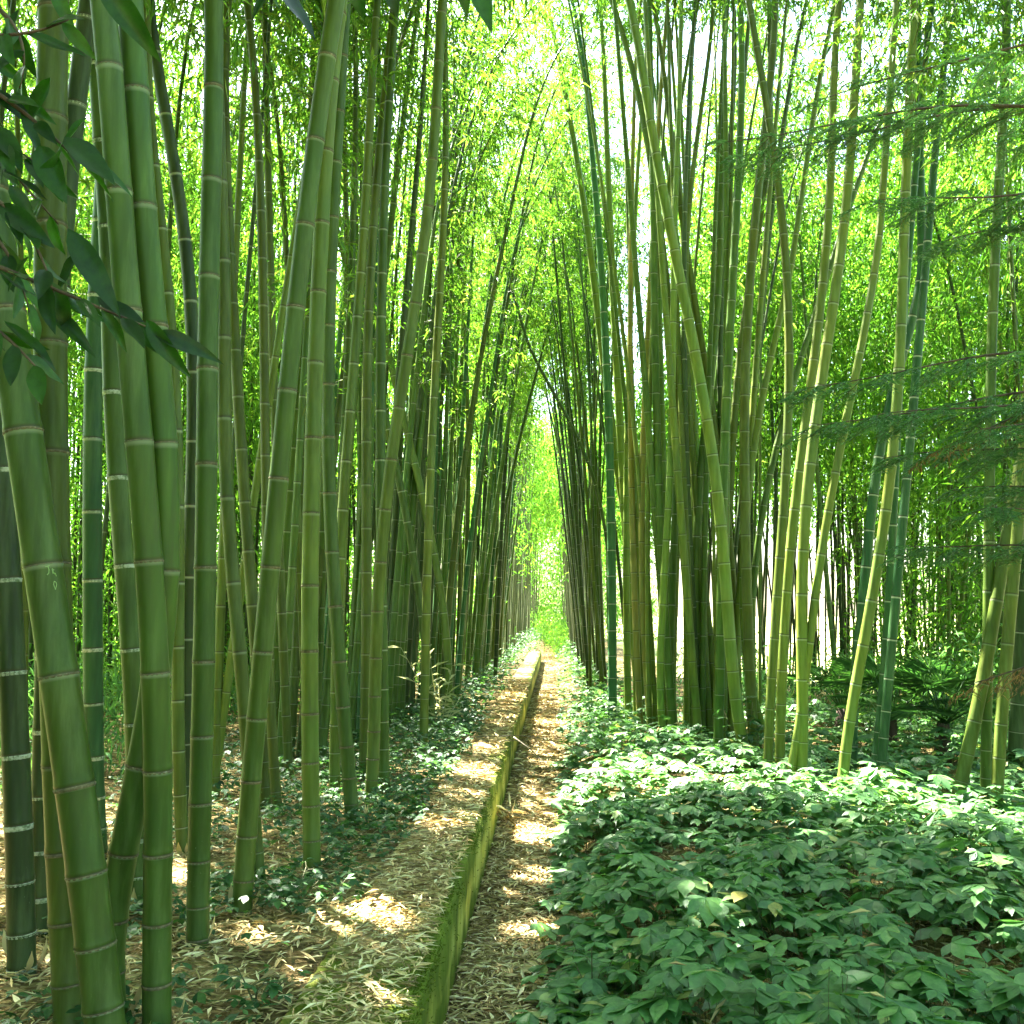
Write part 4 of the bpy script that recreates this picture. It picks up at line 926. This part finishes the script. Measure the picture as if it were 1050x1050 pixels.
for (px, py), Y, sag, dry in BOUGHS:
    E = at(px, py, Y); z0 = E[2]+.15+sag*.6 if not dry else E[2]+.9
    A = np.array([tb[0], tb[1], z0]); B = (A+E)/2+np.array([0, 0, .12+sag*.5]); Cv = bezier(A, B, E, 40); tw_ = np.linspace(0, 1, 40); Cv = Cv+np.stack([0*tw_, .05*np.sin(tw_*7+px), .035*np.sin(tw_*9+py)], 1)*tw_[:, None]*(1-tw_[:, None])*3
    m = MB(); m.add(*tube(Cv-tb, np.linspace(.013, .002, 40), 6)); br = link('bough', m.mesh('bough', M['bark'], True), tree)
    T = unit(np.gradient(Cv, axis=0)); NP, ND, NL = [], [], []
    sm = MB()
    for i in range(9, 40):
        for sgn in (-1, 1):
            if rf.random() < .42: continue
            f = (i-9)/30; ln = (.46-.30*f)*rf.uniform(.5, 1.1)
            S = unit(np.cross(T[i], [0, 0, 1])); d = unit(T[i]*.75+S*sgn*.8+rf.normal(0, .12, 3)+np.array([0, 0, -.15]))
            k = int(ln/.009); tt = np.linspace(.08, 1, k)
            p = Cv[i]+d*(tt*ln)[:, None]-np.array([0, 0, 1])*(.25*ln*tt**2)[:, None]
            sm.add(*tube(p[[0, k//2, -1]]-tb, [.0018, .0012, .0008], 3, False))
            S2 = unit(np.cross(d, [0, 0, 1]))
            for fq in (.3, .6, .82):
                for g in (-1, 1):
                    d3 = unit(d*.8+S2*g*.75+rf.normal(0, .1, 3)-np.array([0, 0, .12])); k3 = max(4, int(k*.36*(1.15-fq*.6))); u3 = np.linspace(.1, 1, k3)
                    p3 = p[min(int(fq*k), k-1)]+d3*(u3*k3*.009)[:, None]-np.array([0, 0, 1])*(.012*u3**2)[:, None]
                    s3 = unit(np.cross(d3, [0, 0, 1]))
                    for g3 in (-1, 1):
                        NP.append(p3); ND.append(np.repeat((d3*.7+s3*g3*.8)[None], k3, 0)+rf.normal(0, .15, (k3, 3))); NL.append(np.full(k3, .034))
            for g in (-1, 1):
                NP.append(p); ND.append(np.repeat((d*.7+S2*g*.8)[None], k, 0)+rf.normal(0, .15, (k, 3))); NL.append(np.full(k, .030)*(1.1-.5*tt))
    NP = np.concatenate(NP); ND = np.concatenate(ND); NL = np.concatenate(NL)*rf.uniform(.7, 1.2, len(NP))
    if dry:
        kk = rf.random(len(NP)) < .22; NP, ND, NL = NP[kk], ND[kk]+np.array([0, 0, -.6]), NL[kk]
    V, F = kites(NP-tb, ND, NL, NL*.17, rf, flat=.3)
    f_ = link('needles', mesh_np('needles', V, F, M['drybrown' if dry else 'needle']), br)
    if dry: f_['label'] = 'dried brown needles'
    link('twigs', sm.mesh('twigs', M['bark']), br)

# ------------------------------------------------------------------ broadleaf shrub at the upper left
tb = np.array([-1.75, 1.5, float(gz(-1.75, 1.5))]); tree = empty('broadleaf_tree', tb); tag(tree, 'shrubby tree with drooping pointed leaves at the upper left corner', 'tree')
m = MB(); hz = np.linspace(-.1, 3.4, 12); m.add(*tube(np.stack([.05*np.sin(hz*1.4), .05*np.sin(hz), hz], 1), np.linspace(.05, .018, 12), 10)); link('trunk', m.mesh('trunk', M['bark'], True), tree)
rb = np.random.default_rng(52)
TW = [(((-60, 60), (20, 110), (80, 165)), 2.0, 9), (((-80, 180), (10, 205), (55, 300)), 1.9, 11), (((-60, 250), (40, 290), (150, 335)), 1.9, 11), (((-70, 130), (10, 150), (45, 175)), 2.1, 8),
      (((-80, 20), (0, 40), (70, 20)), 1.9, 7), (((-70, 300), (-10, 330), (40, 380)), 1.9, 8), (((-60, 210), (0, 240), (30, 320)), 2.15, 9),
      (((-60, -150), (150, -90), (295, -12)), 2.0, 8), (((0, -170), (220, -120), (372, -22)), 2.1, 8), (((100, -190), (330, -130), (484, -20)), 2.1, 9), (((-60, -20), (20, 20), (20, 90)), 2.0, 8),
      (((-60, 90), (-10, 150), (60, 230)), 2.2, 9)]
for (a, b_, c_), Y, nl in TW:
    A = np.array([tb[0], tb[1], min(at(*a, Y)[2], 3.3)]); p1, p2, p3 = at(*a, Y), at(*b_, Y), at(*c_, Y)
    q = bezier(p1, p2+(p2-(p1+p3)/2)*.6, p3, 20); Cv = np.concatenate([np.linspace(A, p1, 6)[:-1], q])
    m = MB(); m.add(*tube(Cv-tb, np.linspace(.008, .0018, len(Cv)), 6)); br = link('twig', m.mesh('twig', M['bark'], True), tree)
    LP, LD, LN = [], [], []
    for i, t in enumerate(np.linspace(.12, 1, nl)):
        k = min(int(t*19), 18); T = unit(q[k+1]-q[k]); S = unit(np.cross(T, [0, 0, 1]))*(1 if i % 2 else -1)
        LP.append(q[k]-tb); LD.append(T*.6+S*.5+np.array([0, 0, -.45])+rb.normal(0, .2, 3)); LN.append(rb.normal(0, .5, 3)+np.array([.1, -.5, .75]))
    V, F = lance_leaves(np.array(LP), np.array(LD), np.array(LN), rb.uniform(.085, .125, nl), rb.uniform(.030, .044, nl), rb)
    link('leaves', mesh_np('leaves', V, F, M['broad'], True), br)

# leaves of the same tree that hang into the top of the view
m = MB()
SPRAY = [((100, -22), (160, 53), 1.9, .8), ((52, -18), (76, 34), 2.0, .7), ((278, -30), (322, 42), 1.9, .9), ((300, -40), (250, 8), 2.1, .8), ((362, -30), (368, 13), 2.0, 1.2), ((395, -30), (407, 17), 2.0, 1.1),
         ((482, -38), (504, 30), 1.9, .8), ((66, 140), (118, 186), 1.9, .9), ((84, 158), (138, 192), 1.95, .6), ((158, 342), (222, 360), 1.9, .7), ((150, 328), (186, 384), 1.9, .7), ((100, 305), (160, 345), 1.95, .7),
         ((40, 150), (66, 205), 2.0, 1.0), ((5, 175), (50, 200), 2.0, .9), ((0, 210), (52, 250), 1.9, .7), ((20, 232), (44, 262), 1.85, .6), ((70, 235), (120, 318), 1.9, .6), ((30, 262), (6, 300), 2.0, 1.0),
         ((60, 300), (110, 330), 2.0, .7), ((52, 318), (92, 352), 1.95, .7), ((4, 330), (62, 372), 1.9, .7), ((20, 10), (2, 62), 2.1, 1.0), ((30, 60), (20, 120), 2.1, 1.0), ((52, 80), (28, 128), 2.05, .9), ((8, 100), (48, 112), 2.1, .8), ((90, 120), (60, 150), 2.1, .8),
         ((-10, 60), (25, 84), 2.1, .9), ((-8, 130), (24, 166), 2.1, 1.0), ((10, 190), (36, 226), 2.05, .9), ((45, 205), (20, 240), 2.1, .9), ((80, 260), (52, 300), 2.1, .8), ((-10, 270), (30, 290), 2.1, .9)]
LP = np.array([at(*a, Y) for a, b_, Y, w_ in SPRAY]); LT = np.array([at(*b_, Y+rb.uniform(-.04, .04)) for a, b_, Y, w_ in SPRAY])
ln_ = np.linalg.norm(LT-LP, axis=1); nn_ = rb.normal(0, .45, LP.shape)+np.array([.2, -.75, .5])
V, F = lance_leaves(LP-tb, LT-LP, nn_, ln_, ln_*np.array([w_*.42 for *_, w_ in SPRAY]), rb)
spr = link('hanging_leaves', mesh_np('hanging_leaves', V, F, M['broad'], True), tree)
